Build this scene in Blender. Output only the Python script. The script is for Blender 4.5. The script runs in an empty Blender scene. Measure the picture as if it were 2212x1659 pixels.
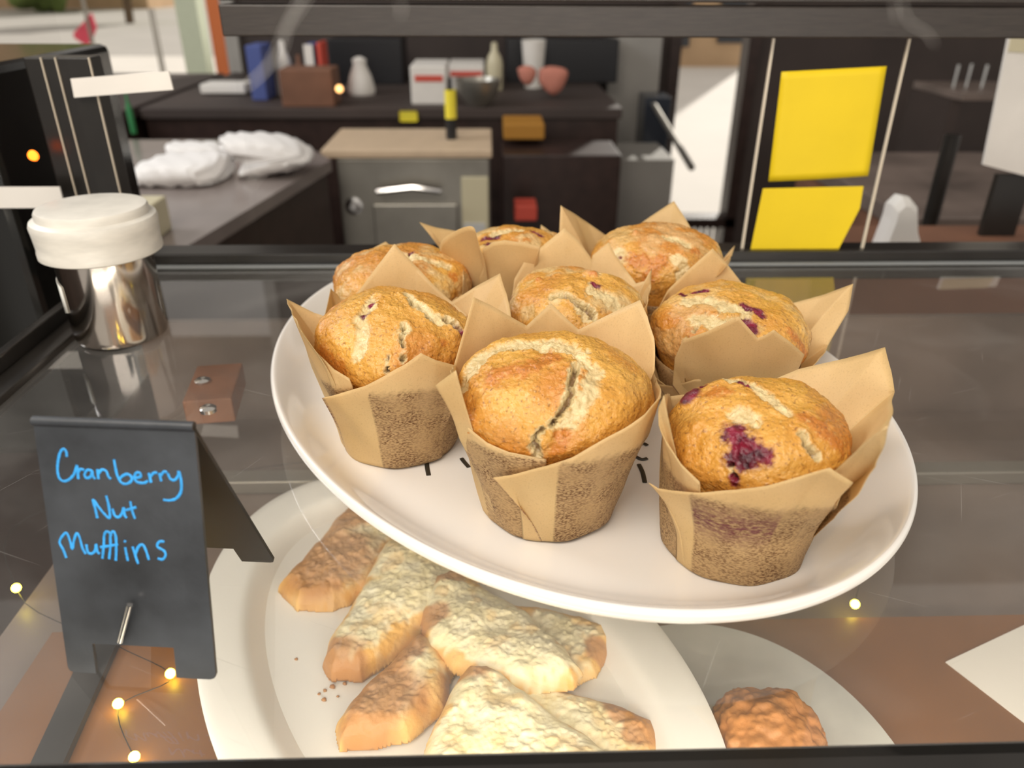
import bpy, bmesh, math, random
import numpy as np
from mathutils import Vector, Matrix

random.seed(7)
SC = bpy.context.scene
COL = SC.collection
R = math.radians

# ------------------------------------------------------------------ camera
FW, FH, FPX = 2212, 1659, 1660.0
CAM = Vector((0, 0, .192))
PITCH, YAW, ROLL = R(28.0), R(-1.8), R(.3)
cam_data = bpy.data.cameras.new('camera')
cam = bpy.data.objects.new('camera', cam_data)
COL.objects.link(cam)
cam_data.sensor_width = 36
cam_data.lens = FPX * 36 / FW
cam_data.clip_start = .01
cam_data.clip_end = 300
CM = Matrix.Rotation(YAW, 3, 'Z') @ Matrix.Rotation(math.pi / 2 - PITCH, 3, 'X') @ Matrix.Rotation(ROLL, 3, 'Z')
cam.matrix_world = Matrix.Translation(CAM) @ CM.to_4x4()
cam_data.dof.use_dof = True
cam_data.dof.focus_distance = .30
cam_data.dof.aperture_fstop = 10.0
SC.camera = cam

# ------------------------------------------------------------------ world, lights, exposure
w = bpy.data.worlds.new('world')
SC.world = w
w.use_nodes = True
nt = w.node_tree
bg = nt.nodes['Background']
bg.inputs['Color'].default_value = (1.0, .93, .85, 1)
bg.inputs['Strength'].default_value = .52


def area(name, loc, target, sx, sy, power, color):
    l = bpy.data.lights.new(name, 'AREA')
    l.shape = 'RECTANGLE'; l.size = sx; l.size_y = sy; l.energy = power; l.color = color
    o = bpy.data.objects.new(name, l); COL.objects.link(o)
    o.location = loc
    o.rotation_euler = (Vector(target) - Vector(loc)).to_track_quat('-Z', 'Y').to_euler()
    return o


area('shopfront_daylight', (-.55, -.55, 1.35), (.05, .3, 0), 1.0, .7, 21, (1.0, .92, .82))
area('front_fill', (.2, -1.5, .30), (0, .3, -.05), 1.6, .9, 16, (1.0, .94, .86))  # added low fill to brighten the lower plate and muffin fronts
area('lower_bay_fill', (0, .135, -.035), (0, .32, -.11), .55, .02, .36, (1.0, .90, .74))  # added fill, lifts the plate and pastries under the shelf
area('side_window_daylight', (-2.2, 1.4, 1.3), (-.3, 1.0, -.1), 1.2, 1.0, 34, (.93, .96, 1.0))
sun = bpy.data.lights.new('sun', 'SUN'); sun.energy = 3.0; sun.angle = R(1.0); sun.color = (1.0, .95, .86)
suno = bpy.data.objects.new('sun', sun); COL.objects.link(suno)
suno.rotation_euler = Vector((-.35, -.78, -.52)).to_track_quat('-Z', 'Y').to_euler()
SC.view_settings.view_transform = 'Standard'
SC.view_settings.look = 'None'
SC.view_settings.exposure = 0.12
SC.view_settings.gamma = 1.0
SC.view_settings.use_curve_mapping = False


# ------------------------------------------------------------------ pixel <-> world helpers
def ray(px, py):
    d = CM @ Vector(((px - FW / 2) / FPX, -(py - FH / 2) / FPX, -1))
    return d


def Pz(px, py, z=0.0):
    d = ray(px, py); t = (z - CAM.z) / d.z
    return CAM + d * t


def Py(px, py, y):
    d = ray(px, py); t = (y - CAM.y) / d.y
    return CAM + d * t


def project(co):
    """co: n x 3 array -> pixel x, pixel y"""
    m = np.array(CM)
    q = (co - np.array(CAM)) @ m
    return FW / 2 + FPX * q[:, 0] / -q[:, 2], FH / 2 - FPX * q[:, 1] / -q[:, 2]


# ------------------------------------------------------------------ numpy noise
_rng = np.random.RandomState(11)
_T = _rng.rand(64, 64, 64).astype(np.float32)


def vnoise(p):
    p = np.asarray(p, dtype=np.float64)
    i = np.floor(p).astype(int); f = p - i
    f = f * f * (3 - 2 * f)
    r = 0
    for dx in (0, 1):
        for dy in (0, 1):
            for dz in (0, 1):
                wgt = (f[:, 0] if dx else 1 - f[:, 0]) * (f[:, 1] if dy else 1 - f[:, 1]) * (f[:, 2] if dz else 1 - f[:, 2])
                r = r + wgt * _T[(i[:, 0] + dx) % 64, (i[:, 1] + dy) % 64, (i[:, 2] + dz) % 64]
    return r * 2 - 1


def fbm(p, oct=3, gain=.5):
    r = 0; a = 1; p = np.asarray(p, dtype=np.float64)
    for k in range(oct):
        r = r + a * vnoise(p + 7.3 * k); p = p * 2.03; a *= gain
    return r


def sstep(a, b, x):
    t = np.clip((x - a) / (b - a), 0, 1)
    return t * t * (3 - 2 * t)


# ------------------------------------------------------------------ materials
def nodes_of(name):
    m = bpy.data.materials.new(name); m.use_nodes = True
    n = m.node_tree.nodes; l = m.node_tree.links
    return m, n, l, n['Principled BSDF']


def mat(name, col, rough=.5, metal=0.0, spec=.5, trans=0.0, coat=0.0, emis=None, estr=0.0, var=0.0, vscale=30, bump=0.0, bscale=200, stretch=None):
    m, n, l, b = nodes_of(name)
    b.inputs['Base Color'].default_value = (*col, 1)
    b.inputs['Roughness'].default_value = rough
    b.inputs['Metallic'].default_value = metal
    b.inputs['Specular IOR Level'].default_value = spec
    b.inputs['Coat Weight'].default_value = coat
    if trans:
        b.inputs['Transmission Weight'].default_value = trans
    if emis:
        b.inputs['Emission Color'].default_value = (*emis, 1); b.inputs['Emission Strength'].default_value = estr
    tc = n.new('ShaderNodeTexCoord'); mp = n.new('ShaderNodeMapping')
    l.new(tc.outputs['Object'], mp.inputs['Vector'])
    if stretch: mp.inputs['Scale'].default_value = stretch
    nz = n.new('ShaderNodeTexNoise'); nz.inputs['Scale'].default_value = vscale; nz.inputs['Detail'].default_value = 5
    l.new(mp.outputs['Vector'], nz.inputs['Vector'])
    if var:
        mr = n.new('ShaderNodeMapRange'); mr.inputs['To Min'].default_value = 1 - var; mr.inputs['To Max'].default_value = 1 + var
        mr.inputs['From Min'].default_value = .25; mr.inputs['From Max'].default_value = .75
        l.new(nz.outputs['Fac'], mr.inputs['Value'])
        mx = n.new('ShaderNodeVectorMath'); mx.operation = 'SCALE'; mx.inputs[0].default_value = col
        l.new(mr.outputs['Result'], mx.inputs['Scale']); l.new(mx.outputs['Vector'], b.inputs['Base Color'])
    if bump:
        nb = n.new('ShaderNodeTexNoise'); nb.inputs['Scale'].default_value = bscale; nb.inputs['Detail'].default_value = 4
        l.new(mp.outputs['Vector'], nb.inputs['Vector'])
        bp = n.new('ShaderNodeBump'); bp.inputs['Strength'].default_value = bump; bp.inputs['Distance'].default_value = .001
        l.new(nb.outputs['Fac'], bp.inputs['Height']); l.new(bp.outputs['Normal'], b.inputs['Normal'])
    return m


def clear_mat(name):
    m = bpy.data.materials.new(name); m.use_nodes = True
    n = m.node_tree.nodes; l = m.node_tree.links
    n.remove(n['Principled BSDF'])
    t = n.new('ShaderNodeBsdfTransparent'); t.inputs['Color'].default_value = (.985, .985, .985, 1)
    l.new(t.outputs[0], n['Material Output'].inputs['Surface'])
    return m


def glass_shelf_mat():
    """clear glass sheet: see-through, mirror-like at grazing angles, finely scratched and smeared"""
    m = bpy.data.materials.new('scratched_shelf_glass'); m.use_nodes = True
    n = m.node_tree.nodes; l = m.node_tree.links
    n.remove(n['Principled BSDF'])
    t = n.new('ShaderNodeBsdfTransparent'); t.inputs['Color'].default_value = (.955, .95, .93, 1)
    g = n.new('ShaderNodeBsdfGlossy'); g.inputs['Roughness'].default_value = .015; g.inputs['Color'].default_value = (1, 1, 1, 1)
    fr = n.new('ShaderNodeFresnel'); fr.inputs['IOR'].default_value = 1.62
    m2 = n.new('ShaderNodeMath'); m2.operation = 'MULTIPLY_ADD'; m2.inputs[1].default_value = 1.25; m2.inputs[2].default_value = -.02; m2.use_clamp = True
    l.new(fr.outputs[0], m2.inputs[0])
    ge = n.new('ShaderNodeNewGeometry')
    inv = n.new('ShaderNodeMath'); inv.operation = 'SUBTRACT'; inv.inputs[0].default_value = 1; l.new(ge.outputs['Backfacing'], inv.inputs[1])
    m3 = n.new('ShaderNodeMath'); m3.operation = 'MULTIPLY'; l.new(m2.outputs[0], m3.inputs[0]); l.new(inv.outputs[0], m3.inputs[1])
    mx = n.new('ShaderNodeMixShader')
    l.new(m3.outputs[0], mx.inputs[0]); l.new(t.outputs[0], mx.inputs[1]); l.new(g.outputs[0], mx.inputs[2])
    # smears + scratches and painted reflection haze: faint white diffuse film
    tc = n.new('ShaderNodeTexCoord')
    nz = n.new('ShaderNodeTexNoise'); nz.inputs['Scale'].default_value = 9; nz.inputs['Detail'].default_value = 6; nz.inputs['Distortion'].default_value = .8
    l.new(tc.outputs['Object'], nz.inputs['Vector'])
    r1 = n.new('ShaderNodeMapRange'); r1.inputs['From Min'].default_value = .45; r1.inputs['From Max'].default_value = .8; r1.inputs['To Min'].default_value = .045; r1.inputs['To Max'].default_value = .14
    l.new(nz.outputs['Fac'], r1.inputs['Value'])
    total = r1.outputs['Result']
    for k, (rot, sc) in enumerate(((.5, (900, 14, 1)), (2.0, (700, 10, 1)), (1.2, (1100, 18, 1)))):
        mp = n.new('ShaderNodeMapping'); mp.inputs['Rotation'].default_value = (0, 0, rot); mp.inputs['Scale'].default_value = sc
        mp.vector_type = 'POINT'
        rt = n.new('ShaderNodeMapping'); rt.inputs['Rotation'].default_value = (0, 0, rot)
        l.new(tc.outputs['Object'], rt.inputs['Vector'])
        mp.inputs['Rotation'].default_value = (0, 0, 0)
        l.new(rt.outputs['Vector'], mp.inputs['Vector'])
        z = n.new('ShaderNodeTexNoise'); z.inputs['Scale'].default_value = 1; z.inputs['Detail'].default_value = 1; z.inputs['Distortion'].default_value = .3
        l.new(mp.outputs['Vector'], z.inputs['Vector'])
        rr = n.new('ShaderNodeMapRange'); rr.inputs['From Min'].default_value = .74; rr.inputs['From Max'].default_value = .8; rr.inputs['To Max'].default_value = .11
        l.new(z.outputs['Fac'], rr.inputs['Value'])
        ad = n.new('ShaderNodeMath'); ad.operation = 'ADD'
        l.new(total, ad.inputs[0]); l.new(rr.outputs['Result'], ad.inputs[1]); total = ad.outputs[0]
    fm = n.new('ShaderNodeMath'); fm.operation = 'MULTIPLY'; l.new(total, fm.inputs[0]); l.new(inv.outputs[0], fm.inputs[1]); total = fm.outputs[0]
    df = n.new('ShaderNodeBsdfDiffuse'); df.inputs['Color'].default_value = (.75, .72, .68, 1)
    mx2 = n.new('ShaderNodeMixShader')
    l.new(total, mx2.inputs[0]); l.new(mx.outputs[0], mx2.inputs[1]); l.new(df.outputs[0], mx2.inputs[2])
    l.new(mx2.outputs[0], n['Material Output'].inputs['Surface'])
    return m


def cake_mat():
    """golden crust, pale torn crumb (attribute R), cranberry (G), deeper browning (B)"""
    m, n, l, b = nodes_of('muffin_crust')
    at = n.new('ShaderNodeVertexColor'); at.layer_name = 'crust'
    sp = n.new('ShaderNodeSeparateColor'); l.new(at.outputs['Color'], sp.inputs[0])
    tc = n.new('ShaderNodeTexCoord')
    def noise(s, d=5, dist=0):
        z = n.new('ShaderNodeTexNoise'); z.inputs['Scale'].default_value = s; z.inputs['Detail'].default_value = d; z.inputs['Distortion'].default_value = dist
        l.new(tc.outputs['Object'], z.inputs['Vector']); return z.outputs['Fac']
    def mixc(f, a, c):
        x = n.new('ShaderNodeMix'); x.data_type = 'RGBA'
        l.new(f, x.inputs[0])
        for i, v in ((6, a), (7, c)):
            if isinstance(v, tuple): x.inputs[i].default_value = (*v, 1)
            else: l.new(v, x.inputs[i])
        return x.outputs[2]
    def rng(v, a, c, lo=0, hi=1):
        r = n.new('ShaderNodeMapRange'); r.inputs['From Min'].default_value = a; r.inputs['From Max'].default_value = c
        r.inputs['To Min'].default_value = lo; r.inputs['To Max'].default_value = hi
        l.new(v, r.inputs['Value']); return r.outputs['Result']
    c = mixc(rng(noise(55, 4), .3, .7), (.77, .43, .088), (.62, .285, .038))
    c = mixc(sp.outputs[2], c, (.56, .20, .028))
    c = mixc(rng(noise(800, 4), .57, .70, 0, .75), c, (.24, .09, .025))     # tiny pores
    c = mixc(rng(noise(700, 2), .3, .42, .35, 0), c, (.84, .56, .20))      # sugar grains
    pale = mixc(rng(noise(260, 5), .35, .68), (.80, .66, .36), (.60, .45, .21))
    c = mixc(sp.outputs[0], c, pale)
    cr = mixc(rng(noise(220, 4), .35, .65), (.24, .008, .032), (.055, .004, .012))
    c = mixc(sp.outputs[1], c, cr)
    c = mixc(at.outputs['Alpha'], c, (.20, .095, .035))
    l.new(c, b.inputs['Base Color'])
    l.new(rng(noise(420, 3), .35, .65, .20, .42), b.inputs['Roughness'])
    b.inputs['Specular IOR Level'].default_value = .65
    bp = n.new('ShaderNodeBump'); bp.inputs['Strength'].default_value = .85; bp.inputs['Distance'].default_value = .0011
    l.new(noise(520, 6, .3), bp.inputs['Height'])
    bp2 = n.new('ShaderNodeBump'); bp2.inputs['Strength'].default_value = .35; bp2.inputs['Distance'].default_value = .0015
    l.new(noise(160, 4), bp2.inputs['Height']); l.new(bp2.outputs['Normal'], bp.inputs['Normal'])
    l.new(bp.outputs['Normal'], b.inputs['Normal'])
    return m


def paper_mat():
    """brown baking parchment; attribute R marks grease-soaked paper, G cranberry juice"""
    m, n, l, b = nodes_of('brown_baking_paper')
    at = n.new('ShaderNodeVertexColor'); at.layer_name = 'stain'
    sp = n.new('ShaderNodeSeparateColor'); l.new(at.outputs['Color'], sp.inputs[0])
    tc = n.new('ShaderNodeTexCoord')
    def noise(s, d=4, sc=None):
        z = n.new('ShaderNodeTexNoise'); z.inputs['Scale'].default_value = s; z.inputs['Detail'].default_value = d
        if sc:
            mp = n.new('ShaderNodeMapping'); mp.inputs['Scale'].default_value = sc; l.new(tc.outputs['Object'], mp.inputs['Vector']); l.new(mp.outputs['Vector'], z.inputs['Vector'])
        else: l.new(tc.outputs['Object'], z.inputs['Vector'])
        return z.outputs['Fac']
    def rng(v, a, c, lo=0, hi=1):
        r = n.new('ShaderNodeMapRange'); r.inputs['From Min'].default_value = a; r.inputs['From Max'].default_value = c
        r.inputs['To Min'].default_value = lo; r.inputs['To Max'].default_value = hi
        l.new(v, r.inputs['Value']); return r.outputs['Result']
    def mixc(f, a, c):
        x = n.new('ShaderNodeMix'); x.data_type = 'RGBA'; l.new(f, x.inputs[0])
        for i, v in ((6, a), (7, c)):
            if isinstance(v, tuple): x.inputs[i].default_value = (*v, 1)
            else: l.new(v, x.inputs[i])
        return x.outputs[2]
    def mul(a, c):
        x = n.new('ShaderNodeMath'); x.operation = 'MULTIPLY'; l.new(a, x.inputs[0]); l.new(c, x.inputs[1]); return x.outputs[0]
    base = mixc(rng(noise(45), .3, .7), (.87, .655, .34), (.80, .58, .27))
    base = mixc(rng(noise(1500, 2), .55, .8, 0, .3), base, (.45, .28, .12))
    fib = rng(noise(900, 4, (1, 1, 2.6)), .46, .58)
    base = mixc(mul(sp.outputs[0], rng(noise(30), .2, .8, .45, .7)), base, (.54, .33, .16))
    base = mixc(mul(sp.outputs[0], mul(fib, rng(noise(110), .35, .62, .25, .95))), base, (.20, .09, .035))
    base = mixc(mul(sp.outputs[1], rng(noise(420, 4, (1, 1, 2.5)), .42, .6, .15, .9)), base, (.20, .035, .07))
    l.new(base, b.inputs['Base Color'])
    b.inputs['Roughness'].default_value = .48
    b.inputs['Specular IOR Level'].default_value = .35
    bp = n.new('ShaderNodeBump'); bp.inputs['Strength'].default_value = .25; bp.inputs['Distance'].default_value = .0004
    l.new(noise(500, 5), bp.inputs['Height']); l.new(bp.outputs['Normal'], b.inputs['Normal'])
    tr = n.new('ShaderNodeBsdfTranslucent'); l.new(base, tr.inputs['Color'])
    mx = n.new('ShaderNodeMixShader'); mx.inputs[0].default_value = .38
    l.new(b.outputs[0], mx.inputs[1]); l.new(tr.outputs[0], mx.inputs[2])
    l.new(mx.outputs[0], n['Material Output'].inputs['Surface'])
    return m


def pastry_mat():
    m, n, l, b = nodes_of('flaky_pastry')
    at = n.new('ShaderNodeVertexColor'); at.layer_name = 'bake'
    sp = n.new('ShaderNodeSeparateColor'); l.new(at.outputs['Color'], sp.inputs[0])
    tc = n.new('ShaderNodeTexCoord')
    def noise(s, d=5):
        z = n.new('ShaderNodeTexNoise'); z.inputs['Scale'].default_value = s; z.inputs['Detail'].default_value = d
        l.new(tc.outputs['Object'], z.inputs['Vector']); return z.outputs['Fac']
    def rng(v, a, c, lo=0, hi=1):
        r = n.new('ShaderNodeMapRange'); r.inputs['From Min'].default_value = a; r.inputs['From Max'].default_value = c
        r.inputs['To Min'].default_value = lo; r.inputs['To Max'].default_value = hi
        l.new(v, r.inputs['Value']); return r.outputs['Result']
    def mixc(f, a, c):
        x = n.new('ShaderNodeMix'); x.data_type = 'RGBA'; l.new(f, x.inputs[0])
        for i, v in ((6, a), (7, c)):
            if isinstance(v, tuple): x.inputs[i].default_value = (*v, 1)
            else: l.new(v, x.inputs[i])
        return x.outputs[2]
    c = mixc(rng(noise(90), .35, .65), (.86, .76, .46), (.90, .84, .62))
    c = mixc(rng(noise(35), .5, .75, 0, .5), c, (.78, .58, .24))
    c = mixc(sp.outputs[0], c, (.80, .45, .11))
    c = mixc(sp.outputs[1], c, (.46, .20, .06))
    l.new(c, b.inputs['Base Color']); b.inputs['Roughness'].default_value = .45
    bp = n.new('ShaderNodeBump'); bp.inputs['Strength'].default_value = .5; bp.inputs['Distance'].default_value = .0015
    l.new(noise(230, 6), bp.inputs['Height']); l.new(bp.outputs['Normal'], b.inputs['Normal'])
    return m


M = {}
M['cake'] = cake_mat()
M['paper'] = paper_mat()
M['pastry'] = pastry_mat()
M['shelf_glass'] = glass_shelf_mat()
M['clear'] = clear_mat('clear_pane')
M['china'] = mat('white_china', (.86, .83, .78), .12, spec=.5, coat=.3)
M['plastic_white'] = mat('white_plastic_plate', (.84, .83, .80), .3)
M['steel'] = mat('polished_steel', (.62, .56, .50), .12, metal=1, var=.12, vscale=14, stretch=(1, 1, .3))
M['steel_dull'] = mat('brushed_steel', (.33, .31, .27), .35, metal=.7, var=.15, vscale=12)
M['chrome'] = mat('chrome', (.7, .68, .66), .15, metal=1)
M['lid'] = mat('milky_plastic', (.72, .69, .62), .4, var=.12, vscale=60, stretch=(1, 1, 4))
M['tape'] = mat('white_tape', (.75, .75, .70), .6)
M['slate'] = mat('black_chalk_panel', (.040, .044, .050), .42, var=.6, vscale=38, bump=.1, bscale=400)
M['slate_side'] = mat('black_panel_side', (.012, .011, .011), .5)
M['marker'] = mat('blue_marker', (.035, .36, .83), .5, var=.2, vscale=300)
M['black'] = mat('black_aluminium', (.016, .014, .012), .3, var=.3)
M['black_gloss'] = mat('black_gloss', (.010, .010, .009), .1)
M['beam'] = mat('dark_stained_wood', (.035, .027, .022), .38, var=.3, vscale=60, stretch=(1, 1, 12), bump=.15)
M['seal'] = mat('grey_edge', (.20, .21, .21), .2)
M['edge'] = mat('acrylic_edge', (.62, .54, .42), .25)
M['yellow'] = mat('yellow_paper', (.80, .575, .003), .6, var=.08, vscale=12)
M['brown_board'] = mat('brown_laminate', (.19, .078, .022), .42, var=.2, vscale=14)
M['deck'] = mat('dark_deck', (.17, .13, .11), .4, var=.45, vscale=7)
M['white_paper'] = mat('white_paper', (.82, .79, .74), .7, var=.05, vscale=9)
M['wood_block'] = mat('hinge_block_wood', (.20, .075, .03), .5, var=.25, vscale=50)
M['towel'] = mat('white_towel', (.86, .83, .80), .9, bump=.5, bscale=500)
M['ctop'] = mat('grey_counter', (.21, .175, .16), .22, var=.12, vscale=10)
M['ctop_side'] = mat('dark_cabinet', (.035, .019, .015), .4, var=.3)
M['cream_top'] = mat('cream_board', (.62, .47, .32), .5, var=.06)
M['wall'] = mat('dark_brown_wall', (.052, .036, .03), .7, var=.35, vscale=2.5)
M['floor'] = mat('dark_floor', (.03, .024, .02), .4, var=.3, vscale=5)
M['pave'] = mat('pale_concrete', (.92, .87, .80), .8, var=.05, vscale=1.2)
M['road'] = mat('asphalt', (.55, .52, .48), .8, var=.08, vscale=1)
M['grass'] = mat('grass_verge', (.25, .33, .12), .9, var=.3, vscale=3)
M['leaf'] = mat('tree_leaves', (.22, .30, .09), .8, var=.5, vscale=1.5)
M['bark'] = mat('tree_bark', (.16, .11, .07), .9)
M['tan'] = mat('tan_brick', (.62, .43, .26), .9, var=.12, vscale=1.5)
M['mint'] = mat('pale_mint_paint', (.78, .86, .66), .6, var=.03)
M['orange'] = mat('orange_paint', (.80, .22, .08), .6)
M['pink'] = mat('pink_cloth', (.85, .10, .16), .7, var=.15)
M['salmon'] = mat('salmon_cloth', (.55, .21, .15), .8, var=.1)
M['white'] = mat('white_card', (.80, .76, .70), .6, var=.04)
M['red'] = mat('red_print', (.62, .08, .05), .6)
M['blue'] = mat('blue_print', (.07, .10, .30), .6)
M['cream'] = mat('cream_plastic', (.62, .56, .38), .4)
M['ylabel'] = mat('bright_yellow', (.85, .72, .05), .6)
M['amber'] = mat('amber_card', (.42, .19, .02), .6)
M['green'] = mat('green_plastic', (.03, .22, .07), .5)
M['greybag'] = mat('grey_cloth', (.33, .31, .28), .7, var=.15, vscale=4)
M['navy'] = mat('dark_glassware', (.03, .035, .045), .2)
M['glassware'] = mat('clear_glassware', (.6, .6, .58), .08, spec=.8)
M['copper'] = mat('brown_crate', (.20, .09, .05), .7, var=.3, vscale=9)
M['glint'] = mat('glowing_glint', (1, .8, .3), .5, emis=(1.0, .80, .05), estr=22)  # glow that stands in for reflected yellow light spots
M['amberlamp'] = mat('orange_indicator', (1, .3, .02), .5, emis=(1.0, .16, .01), estr=3.5)
M['warmlamp'] = mat('warm_lamp', (1, .6, .2), .5, emis=(1.0, .50, .18), estr=3)
M['coollamp'] = mat('cool_lamp', (1, 1, 1), .5, emis=(.9, 1.0, 1.0), estr=3)
M['tube'] = mat('light_diffuser', (1, 1, 1), .5, emis=(1.0, .93, .82), estr=1.4)
M['scone'] = mat('baked_scone', (.50, .21, .06), .5, var=.55, vscale=60, bump=.8, bscale=160)
M['crumb'] = mat('loose_crumb', (.45, .22, .08), .7)
M['plateglass'] = mat('frosted_glass_dish', (.50, .50, .47), .3, var=.25, vscale=22)
M['stroke'] = mat('painted_decoration', (.035, .03, .022), .3)
M['scratch'] = mat('scratch_mark', (.55, .52, .48), .6)
M['dark_item'] = mat('dark_plastic', (.012, .012, .014), .35)


# ------------------------------------------------------------------ object helpers
def link(name, me, material, parent=None, smooth=True):
    o = bpy.data.objects.new(name, me); COL.objects.link(o)
    if material: me.materials.append(material)
    if smooth:
        me.polygons.foreach_set('use_smooth', [True] * len(me.polygons))
    if parent:
        o.parent = parent
        o.matrix_parent_inverse = Matrix.Identity(4)
    return o


def origin_to(o, p):
    """move a top-level mesh's origin to p without moving the mesh"""
    p = Vector(p)
    o.data.transform(Matrix.Translation(-p)); o.location = p


def mesh_np(name, verts, faces):
    me = bpy.data.meshes.new(name)
    me.from_pydata([tuple(v) for v in verts], [], [tuple(f) for f in faces]); me.update()
    return me


class MB:
    def __init__(s): s.bm = bmesh.new()
    def box(s, x0, y0, z0, x1, y1, z1, bev=0.0, mtx=None):
        r = bmesh.ops.create_cube(s.bm, size=1)
        vs = r['verts']
        bmesh.ops.scale(s.bm, verts=vs, vec=(abs(x1 - x0), abs(y1 - y0), abs(z1 - z0)))
        bmesh.ops.translate(s.bm, verts=vs, vec=((x0 + x1) / 2, (y0 + y1) / 2, (z0 + z1) / 2))
        if bev:
            es = list({e for v in vs for e in v.link_edges})
            q = bmesh.ops.bevel(s.bm, geom=es, offset=bev, segments=2, affect='EDGES', profile=.5)
            vs = list({v for f in q['faces'] for v in f.verts} | {v for v in vs if v.is_valid})
        if mtx: bmesh.ops.transform(s.bm, matrix=mtx, verts=vs)
        return s
    def lathe(s, prof, seg=48, c=(0, 0, 0), sx=1, sy=1, mtx=None):
        rings = []
        for r, z in prof:
            if r < 1e-6: rings.append([s.bm.verts.new((c[0], c[1], c[2] + z))])
            else: rings.append([s.bm.verts.new((c[0] + r * sx * math.cos(2 * math.pi * k / seg), c[1] + r * sy * math.sin(2 * math.pi * k / seg), c[2] + z)) for k in range(seg)])
        for a, b in zip(rings, rings[1:]):
            for k in range(seg):
                k2 = (k + 1) % seg
                if len(a) == 1 and len(b) == 1: continue
                if len(a) == 1: f = (a[0], b[k], b[k2])
                elif len(b) == 1: f = (a[k], a[k2], b[0])
                else: f = (a[k], a[k2], b[k2], b[k])
                s.bm.faces.new(f)
        if mtx: bmesh.ops.transform(s.bm, matrix=mtx, verts=[v for r in rings for v in r])
        return s
    def tube(s, pts, rad, seg=8, flat=None):
        pts = [Vector(p) for p in pts]
        rings = []
        for i, p in enumerate(pts):
            d = (pts[min(i + 1, len(pts) - 1)] - pts[max(i - 1, 0)]).normalized()
            up = flat if flat is not None else (Vector((0, 0, 1)) if abs(d.z) < .9 else Vector((1, 0, 0)))
            a = d.cross(up).normalized(); b = a.cross(d).normalized()
            rr = rad[i] if isinstance(rad, (list, tuple)) else rad
            kb = .35 if flat is not None else 1
            rings.append([s.bm.verts.new(p + a * rr * math.cos(2 * math.pi * k / seg) + b * rr * kb * math.sin(2 * math.pi * k / seg)) for k in range(seg)])
        for A, B in zip(rings, rings[1:]):
            for k in range(seg): s.bm.faces.new((A[k], A[(k + 1) % seg], B[(k + 1) % seg], B[k]))
        s.bm.faces.new(rings[0][::-1]); s.bm.faces.new(rings[-1])
        return s
    def prism(s, poly, n, thick):
        """poly: 3D points of a flat outline, extruded by n*thick"""
        n = Vector(n).normalized() * thick
        a = [s.bm.verts.new(Vector(p)) for p in poly]; b = [s.bm.verts.new(Vector(p) + n) for p in poly]
        s.bm.faces.new(a); s.bm.faces.new(b[::-1])
        for i in range(len(a)):
            j = (i + 1) % len(a); s.bm.faces.new((a[j], a[i], b[i], b[j]))
        return s
    def build(s, name, material, parent=None, smooth=False):
        bmesh.ops.recalc_face_normals(s.bm, faces=s.bm.faces)
        me = bpy.data.meshes.new(name); s.bm.to_mesh(me); s.bm.free()
        o = link(name, me, material, parent, smooth=False)
        if smooth:
            me.polygons.foreach_set('use_smooth', [True] * len(me.polygons))
            try: me.set_sharp_from_angle(angle=R(40))
            except Exception: pass
        return o


def tag(o, label=None, cat=None, group=None, kind=None):
    if label: o['label'] = label
    if cat: o['category'] = cat
    if group: o['group'] = group
    if kind: o['kind'] = kind
    return o


def thing(name, loc, label, cat, group=None):
    o = bpy.data.objects.new(name, None); COL.objects.link(o)
    o.empty_display_size = .02; o.location = loc
    return tag(o, label, cat, group)


def catmull(pts, n=8):
    pts = [Vector(p) for p in pts]
    if len(pts) < 3:
        return [pts[0].lerp(pts[-1], i / n) for i in range(n + 1)]
    out = []
    for i in range(len(pts) - 1):
        p0 = pts[max(i - 1, 0)]; p1 = pts[i]; p2 = pts[i + 1]; p3 = pts[min(i + 2, len(pts) - 1)]
        for k in range(n):
            t = k / n
            out.append(.5 * ((2 * p1) + (-p0 + p2) * t + (2 * p0 - 5 * p1 + 4 * p2 - p3) * t * t + (-p0 + 3 * p1 - 3 * p2 + p3) * t ** 3))
    out.append(pts[-1]); return out


# =================================================================== THE DISPLAY CASE
CX0, CX1, CY0, CY1 = Pz(80, 805, .003).x - .012, .62, .128, .547
XP = Py(283, 430, CY1).x
LOW = -.105      # top of the lower deck
FLOOR = -1.0

case = thing('display_case', (.17, .33, LOW - .03), 'black framed glass pastry display case holding the muffin platter', 'display case')
def cpart(name, mb, m, **k): return mb.build(name, m, case, **k)
CO = Vector((.17, .33, LOW - .03))
def cb(x0, y0, z0, x1, y1, z1, bev=0): return MB().box(x0 - CO.x, y0 - CO.y, z0 - CO.z, x1 - CO.x, y1 - CO.y, z1 - CO.z, bev)
cpart('lower_deck', cb(CX0, .1, LOW - .03, CX1, CY1 + .03, LOW - .006), M['deck'])
bb = cb(CX0 + .03, .1, LOW - .006, CX1, Pz(1800, 1335, LOW).y, LOW); cpart('brown_shelf_board', bb, M['brown_board'])
cpart('lower_left_rail', MB().prism([p - CO for p in (Pz(70, 1665, LOW), Pz(140, 1665, LOW), Pz(345, 1200, LOW), Pz(285, 1200, LOW))], (0, 0, 1), .004), M['black'])
cpart('deck_rail', cb(CX0, .418, LOW - .006, CX1, .432, LOW + .004, .001), M['steel_dull'])
cpart('front_rail', cb(CX0, .092, -.022, CX1, Pz(1106, 1622, 0).y, .0, .0012), M['black'])
cpart('left_rail', cb(CX0 - .006, CY0, -.006, CX0 + .008, CY1, .0035, .001), M['black'])
cpart('left_glazing_bar', cb(CX0 - .012, CY0, -.012, CX0 - .006, CY1, .012, .001), M['black'])
cpart('back_rail', cb(CX0, CY1 + .001, -.012, CX1, CY1 + .024, .0105, .0012), M['black'])
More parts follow.
